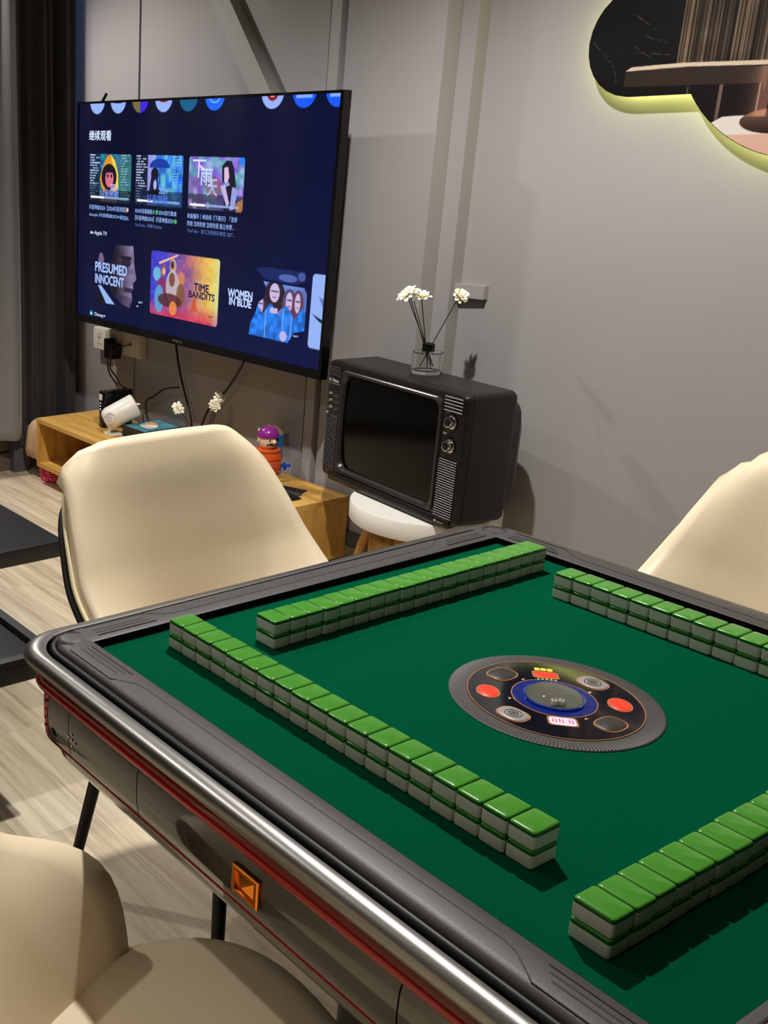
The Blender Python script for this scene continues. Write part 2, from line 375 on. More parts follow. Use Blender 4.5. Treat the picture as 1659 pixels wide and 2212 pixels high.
# drawer front panels on each side, parted by seams
def side_panels(M):
    cuts = [-.428, -.372, -.209, .210, .372, .428]
    for i in range(5):
        a, b = cuts[i] + .0009, cuts[i + 1] - .0009
        mb = MB(); prof = [(.7065, .4915), (.695, .4945), (.675, .4952), (.655, .4940), (.640, .4915), (.636, .4890)]
        rows = [[(a, -y, z), (b, -y, z), (b, -y + .006, z), (a, -y + .006, z)] for z, y in prof]
        mb.loft(rows); mb.xform(M); mb.build('side_panel', M_panel, tb, smooth=30)
    # end cheeks with red surround and bead lights
    for sx in (-1, 1):
        mb = MB(); mb.loft([[(sx * .4295, -y, z), (sx * .4375, -y, z), (sx * .4375, -y + .005, z), (sx * .4295, -y + .005, z)] for z, y in [(.708, .4925), (.675, .4955), (.645, .4932), (.634, .4895)]])
        mb.xform(M); mb.build('red_surround', M_red, tb, smooth=30)
        for k in range(4):
            mb = MB(); mb.lathe([(.0026, 0), (.0022, .0012), (.0012, .002), (.0002, .0023)], n=10)
            mb.xform(M @ Matrix.Translation((sx * .4345, -.4945, .695 - k * .0125)) @ Matrix.Rotation(PI / 2, 4, 'X')); mb.build('indicator_bead', M_red, tb, smooth=60)
for k in range(4): side_panels(Matrix.Rotation(k * PI / 2, 4, 'Z'))
def disc_on_side(x, z, rx, rz, d, m, name):
    mb = MB(); n = 16
    mb.loft([[(x + rx * math.cos(2 * PI * i / n), -.4955, z + rz * math.sin(2 * PI * i / n)) for i in range(n)], [(x + rx * math.cos(2 * PI * i / n), -.4955 - d, z + rz * math.sin(2 * PI * i / n)) for i in range(n)]])
    return mb.build(name, m, tb, smooth=40)
disc_on_side(-.4165, .652, .0058, .0085, .0004, M_raildk, 'keyhole')
for dx, dz in ((0, 0), (-.0075, .0022), (.0075, -.0022), (0, .0085), (0, -.0085)):
    disc_on_side(-.362 + dx, .6685 + dz, .0016, .0016, .0012, M_chrome, 'stud')
# amber drawer handle: square frame with a pyramid inside
hd = MB(); hx0, hx1, hz0, hz1, hy = -.0215, .0215, .6555, .6905, -.4956
hd.loft([[(hx0, hy, hz0), (hx1, hy, hz0), (hx1, hy, hz1), (hx0, hy, hz1)], [(hx0, hy - .003, hz0), (hx1, hy - .003, hz0), (hx1, hy - .003, hz1), (hx0, hy - .003, hz1)],
         [(hx0 + .002, hy - .0042, hz0 + .002), (hx1 - .002, hy - .0042, hz0 + .002), (hx1 - .002, hy - .0042, hz1 - .002), (hx0 + .002, hy - .0042, hz1 - .002)],
         [(hx0 + .006, hy - .0040, hz0 + .0055), (hx1 - .006, hy - .0040, hz0 + .0055), (hx1 - .006, hy - .0040, hz1 - .0055), (hx0 + .006, hy - .0040, hz1 - .0055)],
         [(hx0 + .0075, hy - .0005, hz0 + .007), (hx1 - .0075, hy - .0005, hz0 + .007), (hx1 - .0075, hy - .0005, hz1 - .007), (hx0 + .0075, hy - .0005, hz1 - .007)],
         [(-.001, hy - .0075, .672), (.001, hy - .0075, .672), (.001, hy - .0075, .674), (-.001, hy - .0075, .674)]])
hd.build('drawer_handle', M_gold, tb, smooth=0)
# engraved lines and corner motif on the rail
def strip(pts, w, M, name, m, z=.7737):
    P = [Vector((p[0], p[1], 0)) for p in pts]; L_, R_ = [], []
    for i, p in enumerate(P):
        t = (P[min(i + 1, len(P) - 1)] - P[max(i - 1, 0)]).normalized(); nn = Vector((-t.y, t.x, 0)) * w / 2
        L_.append(p + nn); R_.append(p - nn)
    mb = MB(); n = len(P)
    mb.loft([[(p.x, p.y, z - .0006) for p in L_], [(p.x, p.y, z + .00015) for p in L_], [(p.x, p.y, z + .00015) for p in R_], [(p.x, p.y, z - .0006) for p in R_]], False, False, closed=False)
    mb.xform(M); return mb.build(name, m, tb, smooth=0)
for k in range(4):
    M = Matrix.Rotation(k * PI / 2, 4, 'Z')
    # along the near side at y = -.44.. : centre line with a jog at each end
    strip([(-.415, -.4665), (-.33, -.4665), (-.315, -.4665), (-.305, -.4600), (-.285, -.4470), (-.27, -.4435), (-.1, -.4435), (.1, -.4435), (.27, -.4435), (.285, -.4470), (.305, -.4600), (.315, -.4665), (.33, -.4665), (.415, -.4665)], .0016, M, 'groove', M_groove)
    for sx in (-1, 1):
        for j, (yy, xa) in enumerate(((-.4355, .309), (-.4435, .316), (-.4515, .323))):
            strip([(sx * .408, yy), (sx * xa, yy)], .0022, M, 'groove', M_groove)
    mb = MB(); mb.lathe([(.0165, -.001), (.0165, .0003), (.0158, .0006), (.0, .0006)], (-.4455, -.4455, .7735), 28, cap0=False, cap1=False); mb.xform(M); mb.build('corner_cap', M_rail, tb, smooth=30)
    arc = [(-.4455 + .0185 * math.cos(a), -.4455 + .0185 * math.sin(a)) for a in np.linspace(PI * .62, PI * 1.88, 20)]
    strip(arc, .0014, M, 'groove', M_groove)
    arc = [(-.4455 + .0215 * math.cos(a), -.4455 + .0215 * math.sin(a)) for a in np.linspace(PI * .62, PI * 1.88, 20)]
    strip(arc, .0010, M, 'groove', M_groove)
    strip([(-.4660, -.4660), (-.4590, -.4590)], .0010, M, 'joint_line', M_groove)
MB().rbox(0, 0, .34, .34, .05, .60, .03, .005).build('pedestal', M_blk, tb)
MB().rbox(0, 0, .52, .52, 0, .05, .05, .01).build('pedestal_foot', M_blk, tb)

# ---- centre console
CX, CY, CZ = .004, -.005, FZ
def cdisc(r, z0, z1, m, name, n=96, x=0, y=0, ri=None, label=None):
    mb = MB()
    if ri is None: mb.lathe([(r, z0), (r, z1 - .0002), (r - .0003, z1), (.0, z1)], (CX + x, CY + y, CZ), n, True, False)
    else: mb.lathe([(r, z0), (r, z1), (ri, z1), (ri, z0)], (CX + x, CY + y, CZ), n, False, False)
    o = mb.build(name, m, tb, smooth=30)
    if label: plabel(o, label)
    return o
mb = MB(); n = 720; rings = []
for r, z in ((.127, 0), (.127, .0010), (.1255, .0016), (.105, .0016), (.105, 0)):
    rings.append([(CX + r * math.cos(2 * PI * i / n), CY + r * math.sin(2 * PI * i / n), CZ + z + (.0004 if (i // 2) % 2 and .105 < r < .126 and z > 0 else 0)) for i in range(n)])
mb.loft(rings, False, False).build('console_rim', mat('carbon_ring', (64, 60, 58), .5, metal=.1, noise=.1, nscale=300), tb, smooth=0)
cdisc(.1045, 0, .0022, mat('navy_gloss', (10, 12, 26), .07, coat=.5), 'console_plate')
M_cu = mat('copper_line', (214, 150, 112), .3, metal=.8, emis=(190, 120, 80), estr=.12)
cdisc(.1045, .0022, .0026, M_cu, 'copper_ring', ri=.1033)
cdisc(.0510, .0022, .0030, M_cu, 'copper_ring', ri=.0498, n=64)
cdisc(.0497, .0022, .0032, mat('blue_ring', (8, 24, 96), .15, emis=(10, 40, 160), estr=.16, noise=.5, nscale=90), 'dice_collar', n=64)
mb = MB(); mb.lathe([(.0365, .0032), (.0365, .0055), (.034, .0062), (.0325, .0050)], (CX, CY, CZ), 64, False, False); mb.build('dice_bezel', mat('blue_bezel', (60, 90, 170), .1, metal=.6, coat=.5), tb)
cdisc(.033, .0032, .0036, mat('dice_well', (120, 122, 108), .35), 'dice_floor', n=48)
mb = MB(); mb.lathe([(.0335 * math.cos(a), .0042 + .0125 * math.sin(a)) for a in np.linspace(0, PI / 2 - .02, 12)] , (CX, CY, CZ), 48, False, True)
mb.build('dice_dome', mat('clear_dome', (250, 252, 250), .01, trans=1.0, ior=1.35, spec=.6), tb, smooth=80)
for dx, dy, rz in ((.018, -.012, .4), (.013, -.019, 1.0)):
    mb = MB(); mb.rbox(0, 0, .007, .007, 0, .007, .001, .001, 2, 2); mb.xform(Matrix.Translation((CX + dx, CY + dy, CZ + .0036)) @ Matrix.Rotation(rz, 4, 'Z')); d = mb.build('die', M_white, tb)
    mb = MB(); mb.lathe([(.0013, 0), (.0013, .0002), (0, .0002)], (CX + dx, CY + dy, CZ + .0106), 12, False, False); mb.build('pip', mat('red_pip', (190, 30, 24), .4), d)
def squircle(r1, r2, ang, rad, k=2.6, n=40):
    out = []
    for i in range(n):
        a = 2 * PI * i / n; c, s_ = math.cos(a), math.sin(a)
        x = r1 * math.copysign(abs(c) ** (2 / k), c); yv = r2 * math.copysign(abs(s_) ** (2 / k), s_)
        out.append((CX + math.cos(ang) * (rad + x) - math.sin(ang) * yv, CY + math.sin(ang) * (rad + x) + math.cos(ang) * yv))
    return out
def button(ang, rad, r1, r2, m, name, h=.0036, k=2.6, rim=True, label=None):
    if rim: MB().prism(squircle(r1 + .002, r2 + .002, ang, rad, k), CZ + .0022, CZ + .0028).build('button_rim', M_cu, tb, smooth=40)
    mb = MB(); a, b = squircle(r1, r2, ang, rad, k), squircle(r1 - .0008, r2 - .0008, ang, rad, k)
    mb.loft([[(x, y, CZ + .0022) for x, y in a], [(x, y, CZ + h - .0004) for x, y in a], [(x, y, CZ + h) for x, y in b]], False, True)
    o = mb.build(name, m, tb, smooth=40)
    if label: plabel(o, label)
    return o
M_btnk = mat('button_black', (44, 40, 36), .4); M_btnr = mat('button_red', (205, 44, 20), .35, emis=(235, 60, 25), estr=.45); M_btng = mat('button_grey', (150, 146, 142), .35, noise=.1, nscale=200)
button(PI, .078, .0145, .019, M_btnk, 'button', label='blank dark button'); button(0, .078, .0145, .019, M_btnk, 'button', label='blank dark button')
for a in (PI / 2, -PI / 2):
    b = button(a, .079, .0145, .018, M_btng, 'button', label='grey coin-like button')
    for rr in (.0105, .0065):
        mb = MB(); mb.lathe([(rr, .0036), (rr, .0040), (rr - .0012, .0040), (rr - .0012, .0036)], (CX + .079 * math.cos(a), CY + .079 * math.sin(a), CZ), 28, False, False); mb.build('embossed_ring', mat('grey_emboss', (70, 66, 62), .5), b)
    for j in range(3):
        aa = j * PI / 3 + .3
        mb = MB(); mb.box(-.006, .006, -.0006, .0006, .0036, .0040); mb.xform(Matrix.Translation((CX + .079 * math.cos(a), CY + .079 * math.sin(a), CZ)) @ Matrix.Rotation(aa, 4, 'Z')); mb.build('embossed_bar', MATS['grey_emboss'], b)
button(PI * 1.25, .079, .0125, .0165, M_btnr, 'button', k=2.0, label='red oval button'); button(PI * .25, .077, .0125, .0165, M_btnr, 'button', k=2.0, label='red oval button')
button(PI * .75, .0655, .0085, .0145, M_btnr, 'display', h=.0030, k=6, label='red lit display window')
M_yel = mat('yellow_reflection', (200, 170, 40), .4, emis=(225, 200, 60), estr=.6)  # yellow reflection on the gloss plate, painted as small glowing pieces
for i in (-1, 0, 1): button(PI * .75 + i * .095, .083, .004, .0035, M_yel, 'console_mark', h=.0028, k=6, rim=False)
for i in range(5): button(PI * .75 + (i - 2) * .10, .0535, .0012, .0012, mat('green_led', (120, 190, 60), .4, emis=(150, 230, 90), estr=.8), 'console_mark', h=.0029, rim=False)
dsp = button(PI * 1.75, .0615, .0095, .0155, mat('lit_display', (235, 215, 230), .3, emis=(250, 215, 240), estr=.9), 'display', h=.0030, k=6, label='pinkish white lit display window')
text('88:8', mat('display_digit', (215, 40, 90), .4, emis=(225, 50, 100), estr=.8), dsp, 'digits', (CX + .0615 * math.cos(-PI / 4), CY + .0615 * math.sin(-PI / 4), CZ + .0032), (math.cos(PI / 4), math.sin(PI / 4), 0), (-math.cos(-PI / 4), -math.sin(-PI / 4), 0), -.013, .013, -.006, .006)
for a in (PI * .93, PI * 1.32, PI * 1.93, PI * .42): button(a, .0555, .0018, .0024, M_cu, 'console_mark', h=.0027, rim=False)

# ================================================================== MAHJONG TILES
TW, TD, TH = .0304, .0396, .0211; GZ = .0160
def tile_meshes():
    mb = MB(); prof = [(.0030, 0), (.0016, .0004), (.0005, .0016), (0, .0030), (0, GZ)]
    mb.loft([[(x, y, z) for x, y in rrect(TW - 2 * i, TD - 2 * i, .0034, 4)] for i, z in prof]); w = mb.build('mahjong_tile', M_tilew, smooth=50)
    mb = MB(); prof = [(0, GZ), (0, TH - .0026), (.0004, TH - .0013), (.0013, TH - .0004), (.0026, TH)]
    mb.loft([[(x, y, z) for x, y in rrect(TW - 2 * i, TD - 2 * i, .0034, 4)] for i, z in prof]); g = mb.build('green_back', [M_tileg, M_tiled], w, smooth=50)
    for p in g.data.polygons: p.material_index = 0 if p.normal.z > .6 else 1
    return w
ORD = ['first', 'second', 'third', 'fourth', 'fifth', 'sixth', 'seventh', 'eighth', 'ninth', 'tenth', 'eleventh', 'twelfth', 'thirteenth', 'fourteenth', 'fifteenth', 'sixteenth', 'seventeenth', 'eighteenth', 'nineteenth']
tile0 = tile_meshes(); first = [True]
def place_tile(x, y, z, rz, label, group):
    if first[0]: o = tile0; first[0] = False
    else: o = copy_tree(tile0)
    o.location = (x, y, z); o.rotation_euler = (0, 0, rz); tag(o, label, 'tile', group)
J = lambda s: random.uniform(-s, s)
rows = [('left wall row nearest the red-striped side', 'counted from the far end', 19, lambda i: (-.3771 + (i + .5) * .031, -.329 + TD / 2), 0, 'tiles of the left row'),
        ('back wall row beside the old television', 'counted from the left end', 19, lambda i: (-.2903 - TD / 2, -.2124 + (i + .5) * .03108), PI / 2, 'tiles of the back row'),
        ('right wall row before the right-hand chair', 'counted from the far end', 18, lambda i: (-.2131 + (i + .5) * .0311, .2886 + TD / 2), 0, 'tiles of the right row'),
        ('front wall row nearest the photographer', 'counted from its left end', 18, lambda i: (.2851 + TD / 2, -.3779 + (i + .5) * .0310), PI / 2, 'tiles of the front row')]
for rn, cnt, n, fn, rz, grp in rows:
    for i in range(n):
        x, y = fn(i); jx, jy = (J(.0001), J(.0007)) if rz == 0 else (J(.0007), J(.0001)); jr = J(.004)
        for lvl in (0, 1):
            ax, ay = (0, J(.0004)) if rz == 0 else (J(.0004), 0)
            place_tile(x + jx + ax, y + jy + ay, FZ + lvl * TH, rz + jr, ('upper' if lvl else 'lower') + ' green-backed mahjong tile, ' + ORD[i] + ' of the ' + rn.split(' row')[0] + ' row, ' + cnt, grp)

# ================================================================== CHAIRS
KV = np.linspace(0, 1, 101)
def _smooth(xs, ys):
    t = np.interp(KV, xs, ys)
    for _ in range(26): t[1:-1] = .25 * t[:-2] + .5 * t[1:-1] + .25 * t[2:]
    return t
VV = [0, .1, .18, .25, .35, .5, .7, .85, 1]
PROF = [_smooth([0, .25, .5, .75, 1], [-.15, -.20, -.235, -.265, -.29]), _smooth([0, .25, .5, .75, 1], [.46, .56, .67, .785, .910]),
        _smooth(VV, [.075, .078, .065, .03, -.05, -.13, -.20, -.245, -.275]), _smooth(VV, [.465, .535, .588, .617, .637, .695, .785, .853, .907]), _smooth(VV, [.225, .252, .265, .271, .276, .272, .248, .225, .197])]
def pchip(v, k): return float(np.interp(v, KV, PROF[k]))
def make_chair():
    t = thing('dining_chair', '', 'chair', group='cream leather chairs around the mahjong table')
    ns, ntt = 28, 30
    def shell(s, v):
        a = abs(s); k = a ** 2.3
        yc = pchip(v, 0); zc = pchip(v, 1); ye = pchip(v, 2); ze = pchip(v, 3)
        x = s * pchip(v, 4) * (1 - .03 * max(0, (v - .85) / .15) ** 2)
        y = yc * (1 - k) + ye * k; z = zc * (1 - k) + ze * k
        q = max(0, (a - .58) / .42); z -= .062 * q ** 2.4 * max(0, (v - .60) / .40) ** 2
        return Vector((x, y, z))
    NS = 1 if (shell(.004, .6) - shell(-.004, .6)).cross(shell(0, .604) - shell(0, .6)).y > 0 else -1
    def grid(off, name, m, thick):
        vs = []
        for j in range(ntt + 1):
            for i in range(ns + 1):
                s = -1 + 2 * i / ns; v = j / ntt
                p = shell(s, v); e = .004
                n_ = (shell(min(s + e, 1), v) - shell(max(s - e, -1), v)).cross(shell(s, min(v + e, 1)) - shell(s, max(v - e, 0))).normalized()
                n_ = n_ * NS
                puff = 0
                if off > 0:
                    ed = min(1, (1 - abs(s)) / .22, (1 - v) / .16); puff = .012 * math.sin(min(max(ed, 0), 1) * PI / 2)
                vs.append(p + n_ * (off + puff))
        w_ = ns + 1
        fs = [(j * w_ + i, j * w_ + i + 1, (j + 1) * w_ + i + 1, (j + 1) * w_ + i) for j in range(ntt) for i in range(ns)]
        o = MB().add(vs, fs).build(name, m, t, smooth=180, recalc=False)
        md = o.modifiers.new('thick', 'SOLIDIFY'); md.thickness = thick; md.offset = -1
        return o
    grid(.004, 'back_cushion', M_cream, .020)
    grid(-.017, 'outer_shell', M_shell, .010)
    edge = [shell(-1, j / 40) for j in range(41)] + [shell(-1 + 2 * i / 40, 1) for i in range(1, 40)] + [shell(1, 1 - j / 40) for j in range(41)]
    MB().tube(edge, .0042, 8).build('piping', M_creamp, t, smooth=60)
    # stitched seams at the wing roots
    for sg in (-1, 1):
        for q in (0, .035):
            pts = [shell(sg * (.99 - .30 * k / 12), .26 - q - .20 * (k / 12) ** 1.6) + Vector((-sg * .003, .0185 + .0 * k, .006)) for k in range(13)]
            MB().tube(pts, .0014, 5).build('seam', M_creamp, t, smooth=60)
    # seat pad
    mb = MB(); outl = []
    def seat_pt(a, sc):
        c, s_ = math.cos(a), math.sin(a); k = 3.2
        x = .238 * math.copysign(abs(c) ** (2 / k), c); yv = .235 * math.copysign(abs(s_) ** (2 / k), s_)
        x *= 1 - .06 * max(0, -yv / .215)
        return x * sc, yv * sc + .036
    n = 48; prof = [(.90, .415), (.97, .422), (1.0, .446), (.995, .474), (.95, .492), (.85, .499), (.6, .501), (.3, .498), (.02, .497)]
    rings = [[(seat_pt(2 * PI * i / n, sc) + (z,)) for i in range(n)] for sc, z in prof]
    mb.loft(rings).build('seat', M_cream, t, smooth=60)
    MB().tube([(seat_pt(2 * PI * i / 64, 1.003) + (.452,)) for i in range(65)], .003, 6).build('seat_piping', M_creamp, t, smooth=60)
    MB().rbox(0, 0, .36, .34, .395, .416, .05, .006).build('seat_frame', M_leg, t)
    for sx, sy, tx, ty in ((-1, 1, .14, .14), (1, 1, .14, .14), (-1, -1, .175, -.16), (1, -1, .175, -.16)):
        MB().tube([(sx * tx, ty, .40), (sx * (tx + .055), ty + sy * .065, .006), (sx * (tx + .0555), ty + sy * .066, 0)], [.014, .0105, .0105], 12).build('leg', M_leg, t, smooth=50)
    return t
CHAIRS = [((-.615, .010, 0), -PI / 2, 'cream leather chair facing the camera, behind the table by the low oak cabinet'),
          ((-.060, .640, 0), PI, 'cream leather chair at the right edge, between table and artwork wall'),
          ((.041, -.661, 0), -0.17, 'cream leather chair at bottom left, partly in shadow beside the red-striped table side')]
chair0 = make_chair()
for i, (loc, rz, lab) in enumerate(CHAIRS):
    o = chair0 if i == 0 else copy_tree(chair0)
    o.location = loc; o.rotation_euler = (0, 0, rz); o['label'] = lab

# ================================================================== FLAT TELEVISION
TVW, TVH = 1.4938, .8963
u = Vector((math.cos(.03) * math.cos(-.016), math.sin(.03) * math.cos(-.016), math.sin(-.016))); nb = Vector((-math.sin(.03), math.cos(.03), 0)); v3 = u.cross(nb).normalized() * 1.0
if v3.z < 0: v3 = -v3
tv = thing('television', 'large flat television on the back wall showing a dark blue streaming menu', 'television')
Mtv = Matrix.Translation((-2.5923, 1.335, 1.1806)) @ Matrix((u, nb, v3)).transposed().to_4x4(); tv.matrix_world = Mtv
def frame(x0, x1, z0, z1, x2, x3, z2, z3, ya, yb):
    o1 = [(x0, z0), (x1, z0), (x1, z1), (x0, z1)]; i1 = [(x2, z2), (x3, z2), (x3, z3), (x2, z3)]
    MBf = MB(); MBf.loft([[(x, yb, z) for x, z in o1], [(x, ya, z) for x, z in o1], [(x, ya, z) for x, z in i1], [(x, yb, z) for x, z in i1]], False, False); return MBf
hw, hh = TVW / 2, TVH / 2
frame(-hw, hw, -hh, hh, -hw + .009, hw - .013, -hh + .030, hh - .009, -.004, .03).build('bezel', M_blkg, tv, smooth=30)
MB().box(-hw + .001, hw - .001, .002, .03, -hh + .001, hh - .001).build('back_panel', M_blk, tv, smooth=0)
MB().box(-hw * .55, hw * .55, .03, .055, -hh * .75, hh * .6).build('rear_housing', M_blk, tv, smooth=0)
MB().box(-.25, .25, .055, .1735 - .008, -.18, .18).build('wall_bracket', M_leg, tv, smooth=0)
MB().tube([(-.60, .02, hh - .004), (-.555, .01, hh + .026)], .006).build('antenna', M_blk, tv)
text('SAMSUNG', M_printdim, tv, 'brand_mark', (-.02, -.0044, -hh + .010), (1, 0, 0), (0, 0, 1), -.03, .03, 0, .009)
def rr_mask(U, V, x0, x1, y0, y1, r=.010):
    ax = TVW; ay = TVH
    dx = np.maximum(np.maximum((x0 - U) * ax + r, (U - x1) * ax + r), 0); dy = np.maximum(np.maximum((y0 - V) * ay + r, (V - y1) * ay + r), 0)
    return np.hypot(dx, dy) <= r
def blend(c, m, col, a=1.0):
    a = (m.astype(float) * a)[:, None]; return c * (1 - a) + np.asarray(col, float) * a
def ell(U, V, cx, cy, rx, ry): return ((U - cx) / rx) ** 2 + ((V - cy) / ry) ** 2
def poly(U, V, pts):
    ins = np.zeros(len(U), bool); n = len(pts)
    for i in range(n):
        x0, y0 = pts[i]; x1, y1 = pts[(i + 1) % n]
        if y0 == y1: continue
        c = ((y0 > V) != (y1 > V)) & (U < (x1 - x0) * (V - y0) / (y1 - y0) + x0); ins ^= c
    return ins
def screen_paint(gx, gy):
    U = .005 + gx * .9875; V = 1 - (.033 + gy * .957)
    V = .0087 + (1 - gy) * .960
    c = np.zeros((len(U), 3)) + np.array([2, 8, 40.0])
    c += np.clip((V - .3), 0, 1)[:, None] * np.array([2, 5, 22.0]) + np.clip(U - .5, 0, 1)[:, None] * np.array([2, 4, 20.0])
    cols = [((150, 180, 250),), ((150, 180, 250),), ((120, 110, 60), (60, 40, 225)), ((150, 180, 250),), ((20, 95, 140),), ((30, 105, 250),), None, ((150, 180, 250),), ((25, 90, 250),), ((25, 90, 250),)]
    for i, cc in enumerate(cols):
        if cc is None: continue
        cx = .0965 + i * .0986; e = ell(U, V, cx, -.006, .0362, .0362 * TVW / TVH) < 1
        c = blend(c, e, cc[0])
        if len(cc) > 1: c = blend(c, e & (U > cx), cc[1])
        if i in (3,): c = blend(c, e & (ell(U, V, cx, .004, .02, .012) < 1), (150, 20, 20))
        if i == 7: c = blend(c, ell(U, V, cx, -.004, .019, .031) < 1, (150, 12, 24)); c = blend(c, ell(U, V, cx, .002, .009, .012) < 1, (220, 200, 220))
        if i in (8, 9): c = blend(c, e & (abs(U - cx) < .024) & (V < .021), (130, 175, 255))
        if i == 5: c = blend(c, e & (np.abs(ell(U, V, cx, .0, .020, .024) - 1) < .25), (110, 170, 255))
        if i == 1: c = blend(c, e & (abs(U - cx) < .015) & (V < .0125), (30, 40, 90))
    N1 = vnoise(U, V, 40, 1); N2 = vnoise(U, V * .6, 90, 2); N3 = vnoise(U, V * .25, 140, 3)
    # --- thumbnails
    def lyr(c, m, x0, x1, seed, dens=.62, col=(205, 225, 255)):
        rs = np.random.RandomState(seed)
        for k in range(18):
            y = .2295 + k * .0112; L = (x1 - x0) * (.35 + .65 * rs.rand())
            gap = vnoise(U * 300, V * 0 + k, 1, seed + k) > .25
            c = blend(c, m & (abs(V - y) < .0024) & (U > x0) & (U < x0 + L) & gap, col, (.95 if k < 12 else .4))
        return c
    m = rr_mask(U, V, .063, .261, .224, .432)
    base = np.stack([18 + 30 * N1, 60 + 90 * N2, 110 + 100 * N1], 1); c = np.where(m[:, None], base, c)
    c = blend(c, m & (U > .19), np.array([70, 120, 90.0]) , .5); c = blend(c, m & (U < .115), (10, 20, 40), .7); c = blend(c, m & (V > .38), (8, 20, 30), .75)
    c = lyr(c, m, .065, .117, 5); c = lyr(c, m, .213, .258, 6, col=(150, 190, 200))
    c = blend(c, m & poly(U, V, [(.113, .335), (.125, .285), (.146, .235), (.165, .226), (.184, .25), (.2, .30), (.204, .37), (.190, .385), (.14, .40), (.12, .36)]), (232, 150, 40))
    c = blend(c, m & poly(U, V, [(.165, .226), (.184, .25), (.2, .30), (.204, .37), (.194, .36), (.184, .30), (.17, .25)]), (250, 215, 70))
    c = blend(c, m & (ell(U, V, .158, .322, .036, .056) < 1), (24, 22, 34)); c = blend(c, m & (ell(U, V, .160, .330, .0195, .038) < 1), (222, 112, 142))
    c = blend(c, m & (abs(U - .160) < .021) & (V > .287) & (V < .304), (24, 22, 34))
    for e in (.152, .169): c = blend(c, ell(U, V, e, .318, .0038, .008) < 1, (22, 14, 30))
    c = blend(c, m & poly(U, V, [(.135, .40), (.14, .375), (.175, .378), (.18, .40)]), (110, 50, 30)); c = blend(c, m & (V > .405) & (abs(U - .157) < .04), (120, 76, 50), .5)
    m2 = rr_mask(U, V, .281, .481, .224, .432)
    base = np.stack([30 + 70 * N3, 90 + 110 * N3, 190 + 65 * N1], 1); c = np.where(m2[:, None], base, c)
    c = blend(c, m2 & (U < .335), (16, 14, 40), .9); c = blend(c, m2 & (U > .333) & (U < .365), np.array([200, 150, 235.0]), .6); c = blend(c, m2 & (V > .37), (14, 30, 60), .7)
    c = lyr(c, m2, .283, .334, 7); c = lyr(c, m2, .436, .478, 8, col=(120, 190, 250))
    c = blend(c, m2 & (ell(U, V, .384, .272, .042, .034) < 1) & (V < .275), (22, 60, 160)); c = blend(c, m2 & (abs(U - .386) < .0016) & (V > .27) & (V < .34), (20, 40, 90))
    c = blend(c, m2 & (ell(U, V, .365, .303, .016, .028) < 1), (14, 14, 34)); c = blend(c, m2 & poly(U, V, [(.35, .31), (.376, .31), (.384, .375), (.34, .39)]), (18, 24, 60)); c = blend(c, m2 & (ell(U, V, .367, .345, .007, .02) < 1), (170, 180, 235))
    c = blend(c, m2 & poly(U, V, [(.335, .372), (.39, .365), (.395, .40), (.335, .405)]), (10, 12, 24))
    m3 = rr_mask(U, V, .504, .708, .226, .430)
    base = np.stack([80 + 90 * N2, 80 + 110 * N1, 165 + 80 * N2], 1); c = np.where(m3[:, None], base, c)
    c = blend(c, m3 & (U < .56) & (V > .30), np.array([120, 90, 150.0]), .5); c = blend(c, m3 & (V > .37), (40, 34, 56), .6); c = blend(c, m3 & (ell(U, V, .60, .34, .03, .04) < 1), (150, 60, 60), .5)
    for k in range(9):
        rs = np.random.RandomState(40 + k); c = blend(c, m3 & (ell(U, V, .51 + .19 * rs.rand(), .27 + .15 * rs.rand(), .008, .013) < 1), (215, 190, 245), .45)
    c = blend(c, m3 & poly(U, V, [(.628, .26), (.644, .238), (.662, .24), (.672, .27), (.682, .34), (.66, .33), (.645, .30), (.632, .33)]), (26, 22, 48))
    c = blend(c, m3 & poly(U, V, [(.636, .265), (.650, .262), (.656, .30), (.648, .325), (.638, .315)]), (225, 190, 225)); c = blend(c, m3 & poly(U, V, [(.64, .34), (.668, .325), (.69, .37), (.685, .43), (.64, .43)]), (30, 26, 48))
    c = blend(c, m3 & poly(U, V, [(.668, .335), (.69, .35), (.678, .42), (.662, .425)]), (150, 160, 225)); c = blend(c, m3 & poly(U, V, [(.625, .335), (.642, .33), (.66, .40), (.652, .415)]), (200, 180, 230))
    c = blend(c, m3 & (ell(U, V, .700, .236, .012, .018) < 1), (40, 130, 250)); c = blend(c, m3 & poly(U, V, [(.68, .40), (.708, .38), (.708, .43), (.685, .43)]), (200, 130, 60), .8)
    for x0, x1, f in ((.070, .253, .36), (.290, .471, .38), (.512, .695, .32)):
        b_ = (V > .4085) & (V < .4175); c = blend(c, b_ & (U > x0) & (U < x1), (150, 185, 235), .85); c = blend(c, b_ & (U > x0) & (U < x0 + (x1 - x0) * f), (250, 252, 255))
    # --- generic portrait poster (left of the lower row)
    c = blend(c, poly(U, V, [(.112, .70), (.118, .665), (.132, .66), (.142, .69), (.136, .71)]), (120, 100, 130))
    face = poly(U, V, [(.196, .618), (.279, .612), (.284, .66), (.286, .70), (.297, .752), (.290, .768), (.282, .775), (.284, .80), (.276, .825), (.281, .85), (.268, .89), (.235, .88), (.19, .845), (.165, .80), (.172, .70), (.185, .66)])
    shade = np.clip((U - .17) / .1, .25, 1)[:, None]
    c = np.where(face[:, None], np.array([126, 112, 150.0]) * shade * (.8 + .35 * N1[:, None]), c)
    c = blend(c, face & (ell(U, V, .248, .690, .022, .020) < 1), (34, 28, 48), .85); c = blend(c, face & (V > .66) & (V < .676) & (U > .222) & (U < .272), (24, 20, 36), .8); c = blend(c, face & (V > .80) & (V < .82) & (U > .24), (40, 28, 48), .8)
